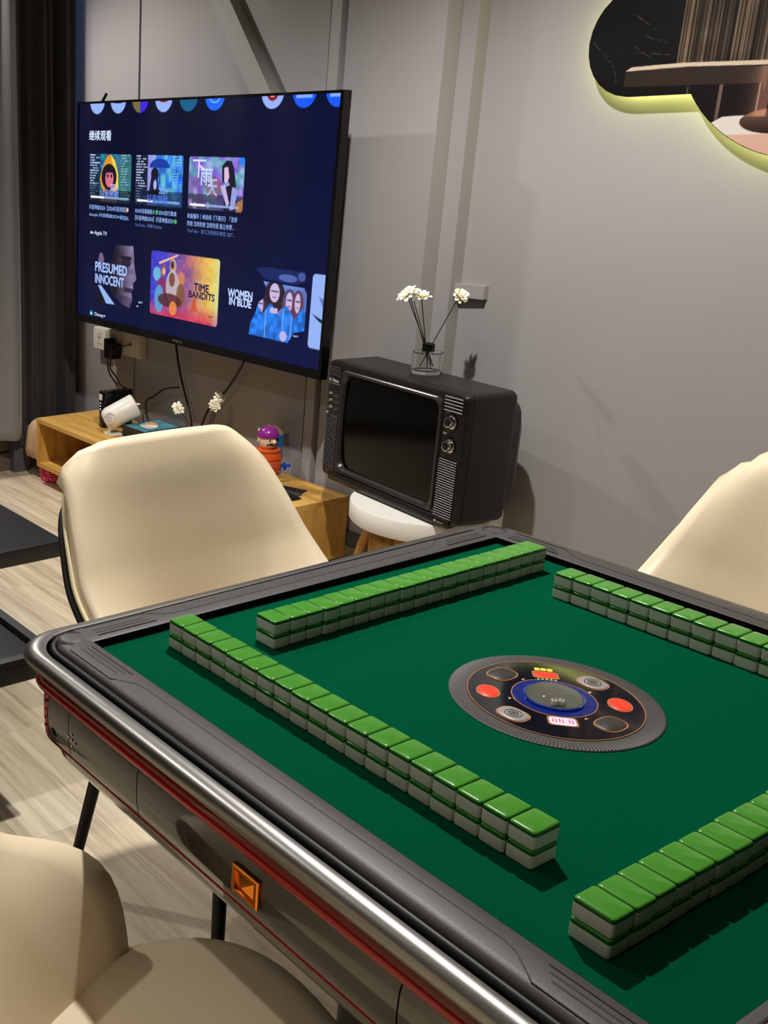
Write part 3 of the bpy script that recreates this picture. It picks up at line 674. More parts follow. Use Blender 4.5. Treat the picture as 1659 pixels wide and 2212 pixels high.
    c = blend(c, face & (V > .84), (30, 26, 50), .35); c = blend(c, poly(U, V, [(.112, .812), (.128, .81), (.198, .888), (.155, .89)]), (150, 185, 235)); c = blend(c, poly(U, V, [(.10, .87), (.118, .85), (.15, .89), (.11, .89)]), (14, 20, 34))
    # --- generic bright poster (middle)
    t_ = rr_mask(U, V, .361, .639, .618, .890, .014); uu = (U - .361) / .278; vv = (V - .618) / .272
    g = np.clip(uu * 1.25 - .2 + .25 * (N1 - .5), 0, 1)[:, None]; g2 = np.clip((uu - .55) * 2.2, 0, 1)[:, None]
    base = np.array([70, 66, 205.0]) * (1 - g) + np.array([245, 120, 70.0]) * g; base = base * (1 - g2) + np.array([235, 225, 90.0]) * g2
    g3 = np.clip((vv - .72) * 3.6, 0, 1)[:, None]; base = base * (1 - g3) + np.array([205, 60, 90.0]) * g3; base = base + (N2[:, None] - .5) * 26
    edge_ = np.clip((uu - .88) * 8, 0, 1)[:, None]; base = base * (1 - edge_ * .5) + np.array([190, 215, 225.0]) * edge_ * .5
    c = np.where(t_[:, None], base, c)
    c = blend(c, t_ & poly(U, V, [(.392, .665), (.47, .622), (.478, .626), (.40, .672)]), (240, 180, 150))
    for (px, py, rx, ry, cl) in ((.455, .672, .014, .03, (205, 170, 140)), (.452, .668, .008, .016, (60, 40, 40)), (.415, .70, .012, .028, (150, 90, 80)), (.417, .70, .007, .015, (230, 190, 180)), (.388, .715, .017, .03, (110, 200, 220)), (.49, .72, .014, .03, (220, 130, 90)),
                                 (.41, .775, .022, .05, (140, 50, 90)), (.455, .76, .028, .07, (200, 190, 180)), (.452, .73, .012, .03, (120, 60, 50)), (.49, .79, .018, .05, (130, 90, 60)), (.40, .82, .02, .06, (90, 170, 220)), (.445, .82, .05, .03, (90, 40, 40)), (.46, .85, .016, .03, (240, 150, 70))):
        c = blend(c, t_ & (ell(U, V, px, py, rx, ry) < 1), cl, .85)
    c = blend(c, t_ & poly(U, V, [(.533, .845), (.54, .80), (.545, .775), (.553, .81), (.56, .845)]), (200, 80, 50), .8)
    # --- generic group poster (right)
    c = blend(c, poly(U, V, [(.768, .632), (.80, .622), (.93, .622), (.932, .655), (.90, .672), (.80, .668)]), (40, 60, 130), .55); c = blend(c, ell(U, V, .875, .652, .03, .014) < 1, (120, 145, 230), .6); c = blend(c, ell(U, V, .918, .64, .012, .016) < 1, (90, 110, 180), .7)
    im = poly(U, V, [(.7564, .889), (.757, .85), (.775, .80), (.782, .76), (.80, .74), (.806, .70), (.7955, .676), (.9282, .679), (.9384, .70), (.9384, .834), (.905, .85), (.888, .892)])
    c = np.where(im[:, None], np.array([110, 140, 225.0]) * (.75 + .4 * N1[:, None]), c)
    for px, pw, top, hair in ((.79, .020, .73, (60, 50, 80)), (.836, .030, .675, (46, 32, 50)), (.885, .020, .70, (90, 70, 110)), (.912, .016, .70, (100, 60, 90))):
        c = blend(c, im & (ell(U, V, px, top + .05, pw * 1.15, .06) < 1), hair); c = blend(c, im & (ell(U, V, px - .001, top + .038, pw * .55, .036) < 1), (205, 185, 225))
        c = blend(c, im & (abs(V - top - .032) < .003) & (abs(U - px) < pw * .42), (50, 40, 70), .7); c = blend(c, im & (abs(V - top - .055) < .0025) & (abs(U - px) < pw * .2), (150, 60, 90), .8)
    body = im & (V > .775 + .02 * np.sin(U * 120)); c = np.where(body[:, None], np.array([40, 125, 240.0]) * (.7 + .5 * N2[:, None]), c)
    for xx in (.81, .868, .895): c = blend(c, body & (abs(U - xx) < .0018), (150, 190, 250), .7)
    c = blend(c, body & (ell(U, V, .872, .87, .012, .02) < 1), (190, 180, 235)); c = blend(c, im & (abs(U - .8365) < .012) & (V > .77) & (V < .79), (200, 185, 225))
    # --- white card cut off at the right edge
    w_ = rr_mask(U, V, .952, 1.05, .621, .892, .014); c = blend(c, w_, (150, 180, 245)); c = blend(c, w_ & poly(U, V, [(.957, .765), (.985, .78), (1, .79), (1, .80), (.98, .79)]), (20, 34, 50)); c = blend(c, w_ & poly(U, V, [(.974, .70), (.99, .71), (.99, .74)]), (100, 120, 190))
    # service marks
    c = blend(c, ell(U, V, .0805, .950, .0085, .0135) < 1, (20, 120, 180)); c = blend(c, (ell(U, V, .0805, .952, .005, .006) < 1), (200, 235, 245)); c = blend(c, ell(U, V, .0745, .5755, .0042, .007) < 1, (215, 225, 245)); c = blend(c, (abs(U - .083) < .004) & (abs(V - .5755) < .004), (190, 205, 235))
    for q, (px, py, cl) in enumerate(((.2475, .459, (235, 190, 150)), (.218, .494, (60, 160, 230)), (.378, .457, (60, 190, 90)), (.4575, .4885, (60, 190, 90)))):
        c = blend(c, ell(U, V, px, py, .0055, .0095) < 1, cl)
    c = blend(c, (abs(V - .873) < .003) & (abs(U - .305) < .004), (210, 220, 240))
    return c
M_scr = attr_mat('screen_picture', 1.0, rough=.14, spec=.5)
sx0, sx1, sz0, sz1 = -hw + .008, hw - .012, -hh + .029, hh - .008
scr = painted('screen', screen_paint, M_scr, tv, (sx0, -.0005, sz0), (sx1 - sx0, 0, 0), (0, 0, sz1 - sz0), 620, 372)
def tt(body, u0, u1, v0, v1, col, bold=0.0, estr=1.0, name='screen_text'):
    k = 'ui_%d_%d_%d_%d' % (col + (int(estr * 10),)); m = mat(k, (2, 2, 2), .4, emis=col, estr=estr)
    return text(body, m, scr, name, (0, -.0012, 0), (1, 0, 0), (0, 0, 1), (u0 - .5) * TVW, (u1 - .5) * TVW, (.5 - v1) * TVH, (.5 - v0) * TVH, bold)
WH = (215, 230, 255); LB = (150, 185, 250); DB = (96, 120, 190)
tt('继续观看', .0595, .166, .1235, .167, WH, .012, 1.2)
tt('抖音神曲2024【2024抖音热歌】', .0640, .241, .4475, .470, LB, .006); tt('douyin 抖音歌曲2024', .0645, .211, .483, .5035, LB, .006); tt('抖音2024...', .225, .257, .484, .504, LB, .006)
tt('2024抖音最最最火', .2825, .370, .447, .467, LB, .006); tt('2024流行歌曲', .386, .4605, .447, .467, LB, .006); tt('【抖音神曲2024】抖音神曲2024', .284, .450, .476, .498, LB, .006)
tt('YouTube · 热歌 Playlist', .2838, .402, .509, .527, DB, .004)
tt('单曲循环丨单依纯《下雨天》「怎样', .5044, .6924, .448, .469, LB, .006); tt('的雨 怎样的夜 怎样的我 能让你更...', .5056, .683, .478, .499, LB, .006); tt('YouTube · 浙江卫视音乐频道 ZJST...', .5067, .687, .508, .528, DB, .004)
tt('Apple TV', .092, .154, .564, .587, WH, .012); tt('Disney+', .0985, .1534, .942, .962, WH, .012)
tt('PRESUMED', .0990, .2523, .705, .748, (165, 190, 250), .035); tt('INNOCENT', .0995, .2390, .760, .802, (165, 190, 250), .035)
tt('TIME', .5440, .6010, .7265, .757, (22, 34, 110), .03, .6); tt('BANDITS', .5240, .6245, .7605, .788, (22, 34, 110), .03, .6)
tt('WOMEN', .6735, .7606, .7245, .759, (190, 210, 255), .04); tt('IN BLUE', .6800, .7585, .7585, .787, (190, 210, 255), .04)
tt('tv+', .3100, .3275, .8465, .858, WH, .01); tt('tv+', .606, .621, .848, .858, (40, 20, 50), .01, .3); tt('tv+', .9050, .9206, .8545, .863, WH, .01)
tt('2024', .166, .202, .352, .378, (190, 205, 240), .02); tt('抖音熱歌', .115, .207, .378, .410, (110, 150, 235), .02)
tt('2024', .385, .420, .356, .380, (150, 175, 240), .02); tt('抖音熱歌', .334, .423, .384, .422, (70, 110, 220), .02)
tt('下', .519, .567, .238, .306, (215, 228, 255), .01); tt('雨', .550, .594, .272, .336, (200, 215, 250), .01); tt('天', .577, .615, .310, .375, (170, 190, 245), .01)

# ================================================================== LOW OAK CABINET
cx0, cx1, cy0, cy1, cz0, cz1 = -3.411, -1.815, 1.142, 1.4925, .086, .308
cab = thing('tv_cabinet', 'long low golden oak cabinet floating under the flat television, open compartment at left', 'cabinet', (-2.6, 1.3, .086))
def cb(name, x0, x1, y0, y1, z0, z1, m):
    return MB().box(x0 + 2.6, x1 + 2.6, y0 - 1.3, y1 - 1.3, z0 - .086, z1 - .086).build(name, m, cab, smooth=0)
th = .018
cb('top_panel', cx0, cx1, cy0, cy1, cz1 - th, cz1, M_oak); cb('bottom_panel', cx0, cx1, cy0, cy1, cz0, cz0 + th, M_oak)
cb('side_panel', cx0, cx0 + th, cy0 + .0005, cy1, cz0 + th, cz1 - th, M_oakz); cb('side_panel', cx1 - th, cx1, cy0 + .0005, cy1, cz0 + th, cz1 - th, M_oakz)
cb('divider', -2.75, -2.732, cy0 + .002, cy1, cz0 + th, cz1 - th, M_oakz); cb('back_panel', cx0 + th, cx1 - th, cy1 - .012, cy1, cz0 + th, cz1 - th, M_oakz)
for x0, x1 in ((-2.730, -2.284), (-2.282, -1.835)):
    d = cb('door', x0, x1, cy0 + .001, cy0 + .018, cz0 + th + .001, cz1 - th - .001, M_oak)
    MB().box((x0 + x1) / 2 + 2.6 - .05, (x0 + x1) / 2 + 2.6 + .05, cy0 - 1.3 - .006, cy0 - 1.3 + .002, .185, .193).build('pull', M_leg, d, smooth=0)
CT = cz1
# pink basket on the floor below
bk = thing('basket', 'pink plastic mesh basket on the floor under the oak cabinet', 'basket', (-3.425, 1.262, 0))
mb = MB(); n = 44; R0, R1, HB = .072, .090, .082
mb.lathe([(.001, 0), (R0, 0), (R0 + .003, .004)], n=n, cap0=False, cap1=False)
levels = [.004, .030, .036, .042, .048, .054, .060, .066, .072, HB]
for k in range(len(levels) - 1):
    za, zb = levels[k], levels[k + 1]; ra, rb = [R0 + .003 + (R1 - R0) * z / HB for z in (za, zb)]
    solid = k % 2 == 0
    for i in range(n):
        if solid or i % 4 == 0:
            a, b = 2 * PI * i / n, 2 * PI * (i + 1) / n
            mb.add([(ra * math.cos(a), ra * math.sin(a), za), (ra * math.cos(b), ra * math.sin(b), za), (rb * math.cos(b), rb * math.sin(b), zb), (rb * math.cos(a), rb * math.sin(a), zb)], [(0, 1, 2, 3)])
o = mb.build('wall', mat('pink_plastic', (244, 84, 124), .4), bk, smooth=60); md = o.modifiers.new('t', 'SOLIDIFY'); md.thickness = .003
MB().lathe([(R1 + .001, HB - .004), (R1 + .006, HB - .003), (R1 + .006, HB), (R1 - .001, HB)], n=n, cap0=False, cap1=False).build('rim', MATS['pink_plastic'], bk)
# translucent bag against the cabinet's left end
mb = MB(); rings = []
for k, (z, sx, sy) in enumerate(((.090, .070, .028), (.095, .084, .038), (.13, .088, .040), (.17, .086, .040), (.21, .080, .036), (.235, .070, .030), (.26, .050, .024), (.275, .022, .014))):
    rings.append([(-3.503 + (x * (1 + .05 * math.sin(3 * x * 60 + k))), 1.212 + y_ * (1 + .06 * math.sin(40 * x + 2.1 * k)), z) for x, y_ in rrect(2 * sx, 2 * sy, min(sx, sy) * .7, 5)])
bag = mb.loft(rings).build('plastic_bag', mat('hazy_plastic', (250, 212, 172), .25, trans=.35, ior=1.2), smooth=60)
tag(bag, 'crumpled translucent beige plastic bag hanging at the left end of the oak cabinet', 'bag')
mb = MB(); mb.lathe([(.001, 0), (.018, .004), (.022, .02), (.016, .04), (.001, .046)], (-3.49, 1.212, .205), 16); o = mb.build('packet', mat('coral_packet', (240, 120, 100), .5), bag)
MB().tube([(-3.49, 1.212, .270), (-3.45, 1.212, .290), (-3.412, 1.212, .282)], .002).build('tie', M_print, bag)

# things on the cabinet
rt = thing('router', 'upright black box with three blue-white lights at left of the cabinet top', 'router', (-3.108, 1.372, CT), math.radians(-4))
MB().rbox(0, 0, .046, .15, 0, .158, .012, .003).build('case', M_blkg, rt)
MB().box(-.015, .012, -.0757, -.0749, .120, .146).build('label_sticker', M_print, rt, smooth=0)
MB().rbox(.0, -.036, .030, .022, .118, .1605, .003, .001).build('latch', M_chrome, rt)
for k in range(3): MB().lathe([(.0026, 0), (.002, .001), (.0002, .0014)], n=8).xform(Matrix.Translation((-.004, -.0752, .080 + k * .013)) @ Matrix.Rotation(PI / 2, 4, 'X')).build('light', mat('led_blue', (200, 220, 255), .3, emis=(190, 215, 255), estr=4), rt)
pj = thing('projector', 'white cylindrical mini projector tilted on a small stand before the black box', 'projector', (-2.965, 1.285, CT), math.radians(0))
mb = MB(); mb.lathe([(.001, -.078), (.030, -.077), (.043, -.068), (.049, -.050), (.050, .066), (.047, .072), (.043, .073), (.040, .068), (.001, .068)], n=36, cap0=True, cap1=True)
mb.xform(Matrix.Translation((-.005, .02, .092)) @ Vector((.524 * .88 - .12, .852 * .88 + .07, .45)).to_track_quat('Z', 'Y').to_matrix().to_4x4()); mb.build('barrel', M_white, pj, smooth=50)
mb = MB(); mb.lathe([(.025, 0), (.025, .004), (.020, .005), (.018, .003), (.012, .003), (.011, .006), (.001, .006)], n=28, cap0=False, cap1=True)
mb.xform(Matrix.Translation((.012, -.046, .078)) @ Vector((.852, -.524, .10)).to_track_quat('Z', 'Y').to_matrix().to_4x4() ); mb.build('pivot_cap', mat('pale_grey_plastic', (205, 200, 192), .35), pj, smooth=40)
MB().box(-.012, .004, -.040, -.036, .0, .080).build('stand_arm', M_white, pj, smooth=0)
MB().rbox(-.02, -.005, .08, .07, 0, .006, .02, .002).build('stand_foot', M_white, pj)
MB().rbox(.045, .075, .02, .012, .128, .135, .004, .002).build('focus_lever', M_white, pj)
gbx = thing('game_box', 'black board game box with teal illustrated lid beside the projector', 'box', (-2.862, 1.392, CT), math.radians(0))
MB().box(-.078, .078, -.095, .095, 0, .040).build('tray', M_blk, gbx, smooth=0)
MB().box(-.080, .080, -.097, .097, .026, .046).build('lid', mat('lid_black', (32, 30, 30), .4), gbx, smooth=0)
def lid_paint(gx, gy):
    N1 = vnoise(gx, gy, 9, 11); c = np.stack([40 + 60 * N1, 110 + 50 * N1, 125 + 45 * N1], 1)
    c = blend(c, ell(gx, gy, .45, .45, .28, .18) < 1, (235, 235, 235)); c = blend(c, ell(gx, gy, .30, .62, .20, .10) < 1, (240, 160, 80)); c = blend(c, ell(gx, gy, .6, .35, .18, .1) < 1, (230, 190, 190)); c = blend(c, (gx < .03) | (gx > .97) | (gy < .03) | (gy > .97), (30, 60, 70)); return c
painted('lid_print', lid_paint, attr_mat('lid_picture', 0, .35), gbx, (-.079, -.096, .0463), (.158, 0, 0), (0, .192, 0), 50, 50)
# reed diffusers
M_glass = mat('clear_glass', (250, 252, 250), .02, trans=1.0, ior=1.3, spec=.5)
M_flow = mat('cream_flower', (250, 244, 222), .7, spec=.2)
def flower(parent, c, dirv, size, seed):
    rs = random.Random(seed); q = Vector(dirv).normalized().to_track_quat('Z', 'Y').to_matrix().to_4x4()
    fl_ = None
    for layer, (np_, tilt, sc) in enumerate(((9, 72, 1.0), (8, 48, .85), (6, 24, .62))):
        for i in range(np_):
            a = 2 * PI * (i + .5 * (layer % 2) + rs.uniform(-.15, .15)) / np_; ti = math.radians(tilt + rs.uniform(-10, 10)); L_ = size * sc * rs.uniform(.85, 1.1); w = L_ * .42
            mb = MB(); prof = [(.0, .12), (.35, .8), (.7, 1.0), (.92, .75), (1.0, .35)]
            vs = []
            for t, ww in prof:
                for s in (-1, 0, 1): vs.append((s * w * ww * .5, t * L_ * math.sin(ti), t * L_ * math.cos(ti) + (.12 * L_ * abs(s) * ww) - .10 * L_ * t * t))
            fs = [(k * 3 + j, k * 3 + j + 1, k * 3 + j + 4, k * 3 + j + 3) for k in range(4) for j in range(2)]
            mb.add(vs, fs); mb.xform(Matrix.Translation(c) @ q @ Matrix.Rotation(a, 4, 'Z'))
            if fl_ is None: fl_ = mb
            else: fl_.add(mb.v, mb.f)
    o = fl_.build('flower', M_flow, parent, smooth=60, recalc=False); md = o.modifiers.new('t', 'SOLIDIFY'); md.thickness = size * .05
    return o
def diffuser(loc, label, reeds, flowers, fsize):
    t = thing('reed_diffuser', label, 'diffuser', loc, 0, 'reed diffusers with cream flowers')
    mb = MB(); mb.lathe([(.001, 0), (.0445, 0), (.0455, .002), (.0455, .060), (.0435, .064), (.018, .0655), (.017, .067), (.017, .072), (.0145, .072), (.0145, .066), (.016, .0625), (.041, .061), (.0425, .058), (.0425, .011), (.040, .009), (.001, .009)], n=48, cap0=False, cap1=False); mb.build('bottle', M_glass, t, smooth=40)
    MB().lathe([(.0185, .066), (.0185, .087), (.017, .0885), (.010, .0885), (.010, .066)], n=32, cap0=False, cap1=False).build('collar', M_blkg, t, smooth=40)
    for a, b in reeds: MB().tube([a, b], .0014, 6).build('reed', M_blk, t, smooth=60)
    for i, (c, d) in enumerate(flowers): flower(t, c, d, fsize, i + 5)
    return t
du = Vector((.524, .852, 0)); dn = Vector((.852, -.524, 0))   # across and towards, seen from the room
def dp(a, n_, z): w = du * a + dn * n_; return (w.x, w.y, z)
DX, DY, DZ = -1.4545, 1.398, .8065
reeds = [(dp(.020, 0, .020), dp(-.078, .005, .225)), (dp(.016, -.006, .012), dp(-.070, -.006, .230)), (dp(.012, .006, .024), dp(-.056, -.004, .212)), (dp(.004, 0, .014), dp(-.036, .004, .218)), (dp(-.020, 0, .020), dp(.068, .006, .218))]
diffuser((DX, DY, DZ), 'clear glass reed diffuser with cream paper flowers on top of the old television', reeds,
         [(dp(-.082, .004, .224), dp(-.6, .2, .8)), (dp(-.066, -.006, .234), dp(-.35, .1, .95)), (dp(-.035, .004, .222), dp(-.05, .2, 1)), (dp(.073, .006, .226), dp(.30, .75, .55))], .030)
d2 = (-2.50, 1.385, CT)
reeds2 = [(dp(.015, 0, .02), dp(-.094, .0, .180)), (dp(.01, .004, .02), dp(.050, .0, .220)), (dp(-.01, 0, .02), dp(.036, .01, .196))]
diffuser(d2, 'second reed diffuser with cream flowers on the oak cabinet, mostly hidden by the chair', reeds2, [(dp(-.102, 0, .190), dp(-.3, .9, .3)), (dp(.052, 0, .232), dp(.3, .6, .6)), (dp(.034, .012, .206), dp(-.1, .9, .25))], .027)
# pirate barrel toy
ty = thing('toy', 'pop-up pirate barrel toy with purple cap and blue sword on the oak cabinet', 'toy', (-2.062, 1.328, CT))
M_or = mat('orange_plastic', (206, 84, 34), .35); M_brn = mat('brown_plastic', (112, 56, 30), .4); M_skin = mat('skin_plastic', (236, 204, 166), .4); M_pur = mat('purple_plastic', (132, 34, 128), .22)
MB().lathe([(.001, 0), (.040, 0), (.042, .012), (.036, .022), (.038, .030), (.040, .045)], n=24, cap1=False).build('base', M_brn, ty)
MB().lathe([(.034, .042), (.046, .048), (.052, .075), (.053, .090), (.050, .112), (.045, .128), (.047, .130), (.047, .137), (.040, .139), (.001, .139)], n=28, cap0=True).build('barrel', M_or, ty, smooth=50)
for z in (.060, .108): MB().lathe([(.0535 if z > .1 else .0505, z - .003), (.0545 if z > .1 else .0518, z), (.0535 if z > .1 else .0505, z + .003)], n=28, cap0=False, cap1=False).build('hoop', M_or, ty)
MB().lathe([(.001, .137), (.022, .138), (.030, .150), (.0345, .165), (.034, .182), (.001, .184)], n=24).build('head', M_skin, ty, smooth=60)
MB().lathe([(.0375, .180), (.0385, .184), (.036, .196), (.028, .209), (.014, .216), (.001, .218)], n=28).build('cap', M_pur, ty, smooth=60)
fd = (Vector((.7272, -1.1469, 0)) - Vector((-2.075, 1.315, 0))).normalized(); fsd = Vector((-fd.y, fd.x, 0)); fd = (fd * .86 + fsd * .51).normalized(); fsd = Vector((-fd.y, fd.x, 0))
def fb(a, f_, z): w = fsd * a + fd * f_; return (w.x, w.y, z)
MB().lathe([(.001, -.009), (.006, -.007), (.009, 0), (.006, .007), (.001, .009)], fb(.003, .037, .168), 12).build('nose', M_skin, ty)
MB().lathe([(.001, -.006), (.004, -.004), (.0055, 0), (.004, .004), (.001, .006)], fb(-.012, .029, .174), 12).build('eye', M_print, ty)
MB().lathe([(.001, -.003), (.0025, -.002), (.003, 0), (.0025, .002), (.001, .003)], fb(-.0125, .0335, .174), 8).build('pupil', M_blk, ty)
MB().lathe([(.001, -.009), (.007, -.006), (.009, 0), (.007, .006), (.001, .009)], fb(.018, .026, .174), 12).build('eye_patch', M_blk, ty)
MB().tube([fb(-.020, .026, .156), fb(-.008, .035, .160), fb(.003, .036, .156), fb(.014, .034, .160), fb(.022, .025, .156)], [.002, .004, .003, .004, .002], 8).build('moustache', M_blk, ty)
MB().tube([fb(-.030, -.004, .162), fb(-.040, 0, .168), fb(-.036, .0, .176)], .005, 8).build('ear', M_skin, ty)
M_blu = mat('blue_plastic', (24, 66, 190), .35)
MB().tube([fb(.046, .01, .074), fb(.072, .016, .068)], .006, 8).build('sword', M_blu, ty); MB().tube([fb(.064, .014, .082), fb(.066, .016, .056)], .005, 8).build('sword_guard', M_blu, ty); MB().lathe([(.001, -.008), (.007, -.004), (.008, .002), (.001, .008)], fb(.080, .018, .072), 10).build('sword_pommel', M_blu, ty)
O = Vector(fb(0, .0545, .082)); text('PiRATE', mat('pink_print', (245, 120, 140), .5), ty, 'barrel_lettering', O + fsd * -.002, fsd, (0, 0, 1), -.034, .012, 0, .016, .02)
text('GO!', mat('yellow_print', (245, 200, 70), .5), ty, 'barrel_lettering', Vector(fb(.024, .0475, .088)) , (fsd * .85 - fd * .5), (0, 0, 1), -.008, .012, 0, .015, .03)
cb2 = thing('carton', 'opened blue and white toy carton behind the pirate barrel toy', 'box', (-2.166, 1.432, CT), math.radians(22))
M_cart = mat('blue_carton', (36, 118, 196), .5, noise=.25, nscale=24); M_cartw = mat('white_carton', (226, 222, 214), .6); M_cartb = mat('kraft_inside', (150, 124, 88), .8)
MB().loft([[(-.034, -.034, 0), (.034, -.034, 0), (.034, .034, 0), (-.034, .034, 0)], [(-.034, -.034, .150), (.034, -.034, .150), (.034, .034, .150), (-.034, .034, .150)], [(-.032, -.032, .150), (.032, -.032, .150), (.032, .032, .150), (-.032, .032, .150)], [(-.032, -.032, .004), (.032, -.032, .004), (.032, .032, .004), (-.032, .032, .004)]]).build('walls', M_cart, cb2, smooth=0)
MB().box(-.034, .034, -.0352, -.0342, .152, .178).build('flap', M_cartw, cb2, smooth=0); MB().box(-.034, .034, .033, .034, .150, .178).build('flap', M_cartb, cb2, smooth=0)
MB().box(-.034, .034, -.0352, -.0342, .128, .150).build('white_band', M_cartw, cb2, smooth=0)
text('TOY', mat('white_ink', (230, 240, 250), .5), cb2, 'lettering', (0, -.0356, .085), (1, 0, 0), (0, 0, 1), -.026, .026, 0, .03, .02); text('POP UP', mat('light_ink', (190, 220, 240), .5), cb2, 'lettering', (0, -.0356, .058), (1, 0, 0), (0, 0, 1), -.026, .026, 0, .014)
for i, (x, y, rz, m, lab) in enumerate(((-1.975, 1.365, .35, M_blk, 'black playing card spread on the oak cabinet, rear of three'), (-1.955, 1.322, .15, mat('card_grey', (60, 56, 56), .5), 'dark grey card on the oak cabinet, middle of three'), (-1.925, 1.295, -.05, M_blk, 'black card with pale edge nearest the cabinet front'))):
    t = thing('card', lab, 'card', (x, y, CT + i * .0022), rz, 'cards lying on the oak cabinet')
    MB().rbox(0, 0, .11, .062, 0, .002, .004, .0005, 3, 1).build('face', m, t); MB().box(-.045, .045, -.030, -.026, .002, .0022).build('edge_line', M_print, t, smooth=0)

# ================================================================== SOCKETS AND CABLES
def socket(x0, x1, z0, z1, label, m, kind):
    t = thing('wall_socket', label, 'socket', ((x0 + x1) / 2, YA, z0))
    w = x1 - x0; h = z1 - z0
    MB().rbox(0, -.017, w, .034, 0, h, .004, .002).build('box', m, t)
    mb = MB(); mb.rbox(0, 0, w - .006, h - .006, 0, .005, .006, .002); mb.xform(Matrix.Translation((0, -.034, h / 2)) @ Matrix.Rotation(PI / 2, 4, 'X')); mb.build('faceplate', m, t)
    if kind:
        for dx in (-.010, .008): MB().box(dx - .006, dx + .006, -.042, -.037, h * .60, h * .82).build('switch', m, t, smooth=0)
        for dx, dz, ww, hh_ in ((0, .46, .003, .009), (-.012, .26, .008, .003), (.012, .26, .008, .003)): MB().box(dx - ww / 2, dx + ww / 2, -.0396, -.0385, h * dz, h * dz + hh_).build('pin_hole', M_groove, t, smooth=0)
    else:
        mb = MB(); mb.lathe([(.009, 0), (.009, .003), (.006, .004), (.006, .002), (.001, .002)], n=18); mb.xform(Matrix.Translation((0, -.039, h * .52)) @ Matrix.Rotation(PI / 2, 4, 'X')); mb.build('cable_outlet', mat('brass', (170, 130, 70), .3, metal=.8), t)
    return t
M_sock = mat('socket_white', (226, 221, 208), .4); M_sock2 = mat('socket_white_shaded', (190, 182, 164), .45)  # second tone is the socket white with the television's shade painted in
socket(-3.455, -3.345, .590, .690, 'white wall socket with switches, leftmost below the flat television', M_sock, 1)
socket(-3.340, -3.225, .595, .695, 'middle wall socket below the television, holding the black power adapter', M_sock2, 1)
socket(-3.215, -3.075, .595, .700, 'wide wall plate with a brass cable outlet, rightmost below the television', M_sock2, 0)
pa = thing('power_adapter', 'bulky black power adapter plugged into the middle wall socket', 'adapter', (-3.27, YA - .039, .60))
MB().rbox(-.012, -.022, .036, .042, -.005, .060, .006, .004).build('plug', M_blk, pa); MB().rbox(.028, -.030, .058, .058, -.022, .040, .006, .004).build('brick', M_blk, pa)
def cable(name, label, pts, r=.0035):
    return tag(MB().tube(bez(pts, 8), r, 6).build(name, M_blk, smooth=60), label, 'cable')
cable('cable', 'black cable looping from the power adapter down to the black box, left strand', [(-3.285, 1.44, .592), (-3.283, 1.44, .54), (-3.262, 1.44, .50), (-3.215, 1.44, .47), (-3.165, 1.425, .44), (-3.12, 1.40, .468)])
cable('cable', 'black cable falling from the power adapter to the black box, right strand', [(-3.245, 1.43, .575), (-3.262, 1.44, .53), (-3.215, 1.44, .50), (-3.18, 1.44, .47), (-3.11, 1.425, .468)])
cable('cable', 'short black lead from the adapter to the brass outlet', [(-3.215, 1.415, .615), (-3.195, 1.43, .632), (-3.150, 1.468, .648)], .0025)
cable('cable', 'black cable dropping straight down from the middle of the flat television', [(-2.83, 1.47, .78), (-2.815, 1.47, .694), (-2.785, 1.47, .594), (-2.752, 1.47, .52), (-2.707, 1.47, .434), (-2.690, 1.47, .37), (-2.685, 1.47, .316)], .005)
cable('cable', 'black cable branching from the hanging cable towards the white projector', [(-2.776, 1.462, .525), (-2.872, 1.462, .502), (-2.96, 1.470, .455), (-3.022, 1.472, .42), (-3.02, 1.475, .36), (-3.00, 1.480, .314)], .004)
cable('cable', 'black cable slanting from right under the television to the oak cabinet top', [(-2.35, 1.47, .76), (-2.387, 1.47, .684), (-2.463, 1.47, .582), (-2.53, 1.47, .521), (-2.586, 1.47, .467), (-2.62, 1.468, .40), (-2.65, 1.46, .316)], .0045)

# ================================================================== OLD TUBE TELEVISION + STAND
st = thing('side_stand', 'round white stand with thick drum top under the old television', 'stand', (-1.400, 1.392, 0))
SR, SZ0, SZ1 = .226, .352, .413
MB().lathe([(SR - .012, SZ0), (SR - .004, SZ0 + .002), (SR, SZ0 + .008), (SR, SZ1 - .004), (SR - .003, SZ1), (.001, SZ1)], n=72, cap0=True).build('top', M_whitem, st, smooth=40)
for k in range(3):
    a = 2 * PI * k / 3 - .55
    pts = bez([(.10 * math.cos(a), .10 * math.sin(a), .352), (.16 * math.cos(a), .16 * math.sin(a), .30), (.195 * math.cos(a), .195 * math.sin(a), .18), (.205 * math.cos(a), .205 * math.sin(a), .006)], 8)
    MB().tube(pts, .016, 10).build('leg', wood('amber_bentwood', (110, 72, 26), (166, 118, 48), (190, 146, 70), 'Z', 30, .4), st, smooth=60)
MB().lathe([(.150, .22), (.158, .225), (.158, .30), (.150, .305), (.140, .30), (.140, .225)], n=48, cap0=False, cap1=False).build('hoop', MATS['amber_bentwood'], st)
ct = thing('tube_television', 'old black tube television with dials and ribbed speaker panels on the white stand', 'television', (-1.161 - .3145 * math.cos(math.radians(-8.2)), 1.23 - .3145 * math.sin(math.radians(-8.2)), .413), math.radians(-8.2))
cw, chh = .3145, .392
def rrz(x0, x1, z0, z1, r, y, nc=5): return [((x0 + x1) / 2 + a, y, (z0 + z1) / 2 + b) for a, b in rrect(x1 - x0, z1 - z0, r, nc)]
mb = MB(); mb.loft([rrz(-cw, cw, .013, chh, .016, .030), rrz(-cw, cw, .013, chh, .020, .175), rrz(-cw + .006, cw - .006, .016, chh - .006, .018, .186)]).build('cabinet', M_crt, ct, smooth=40)
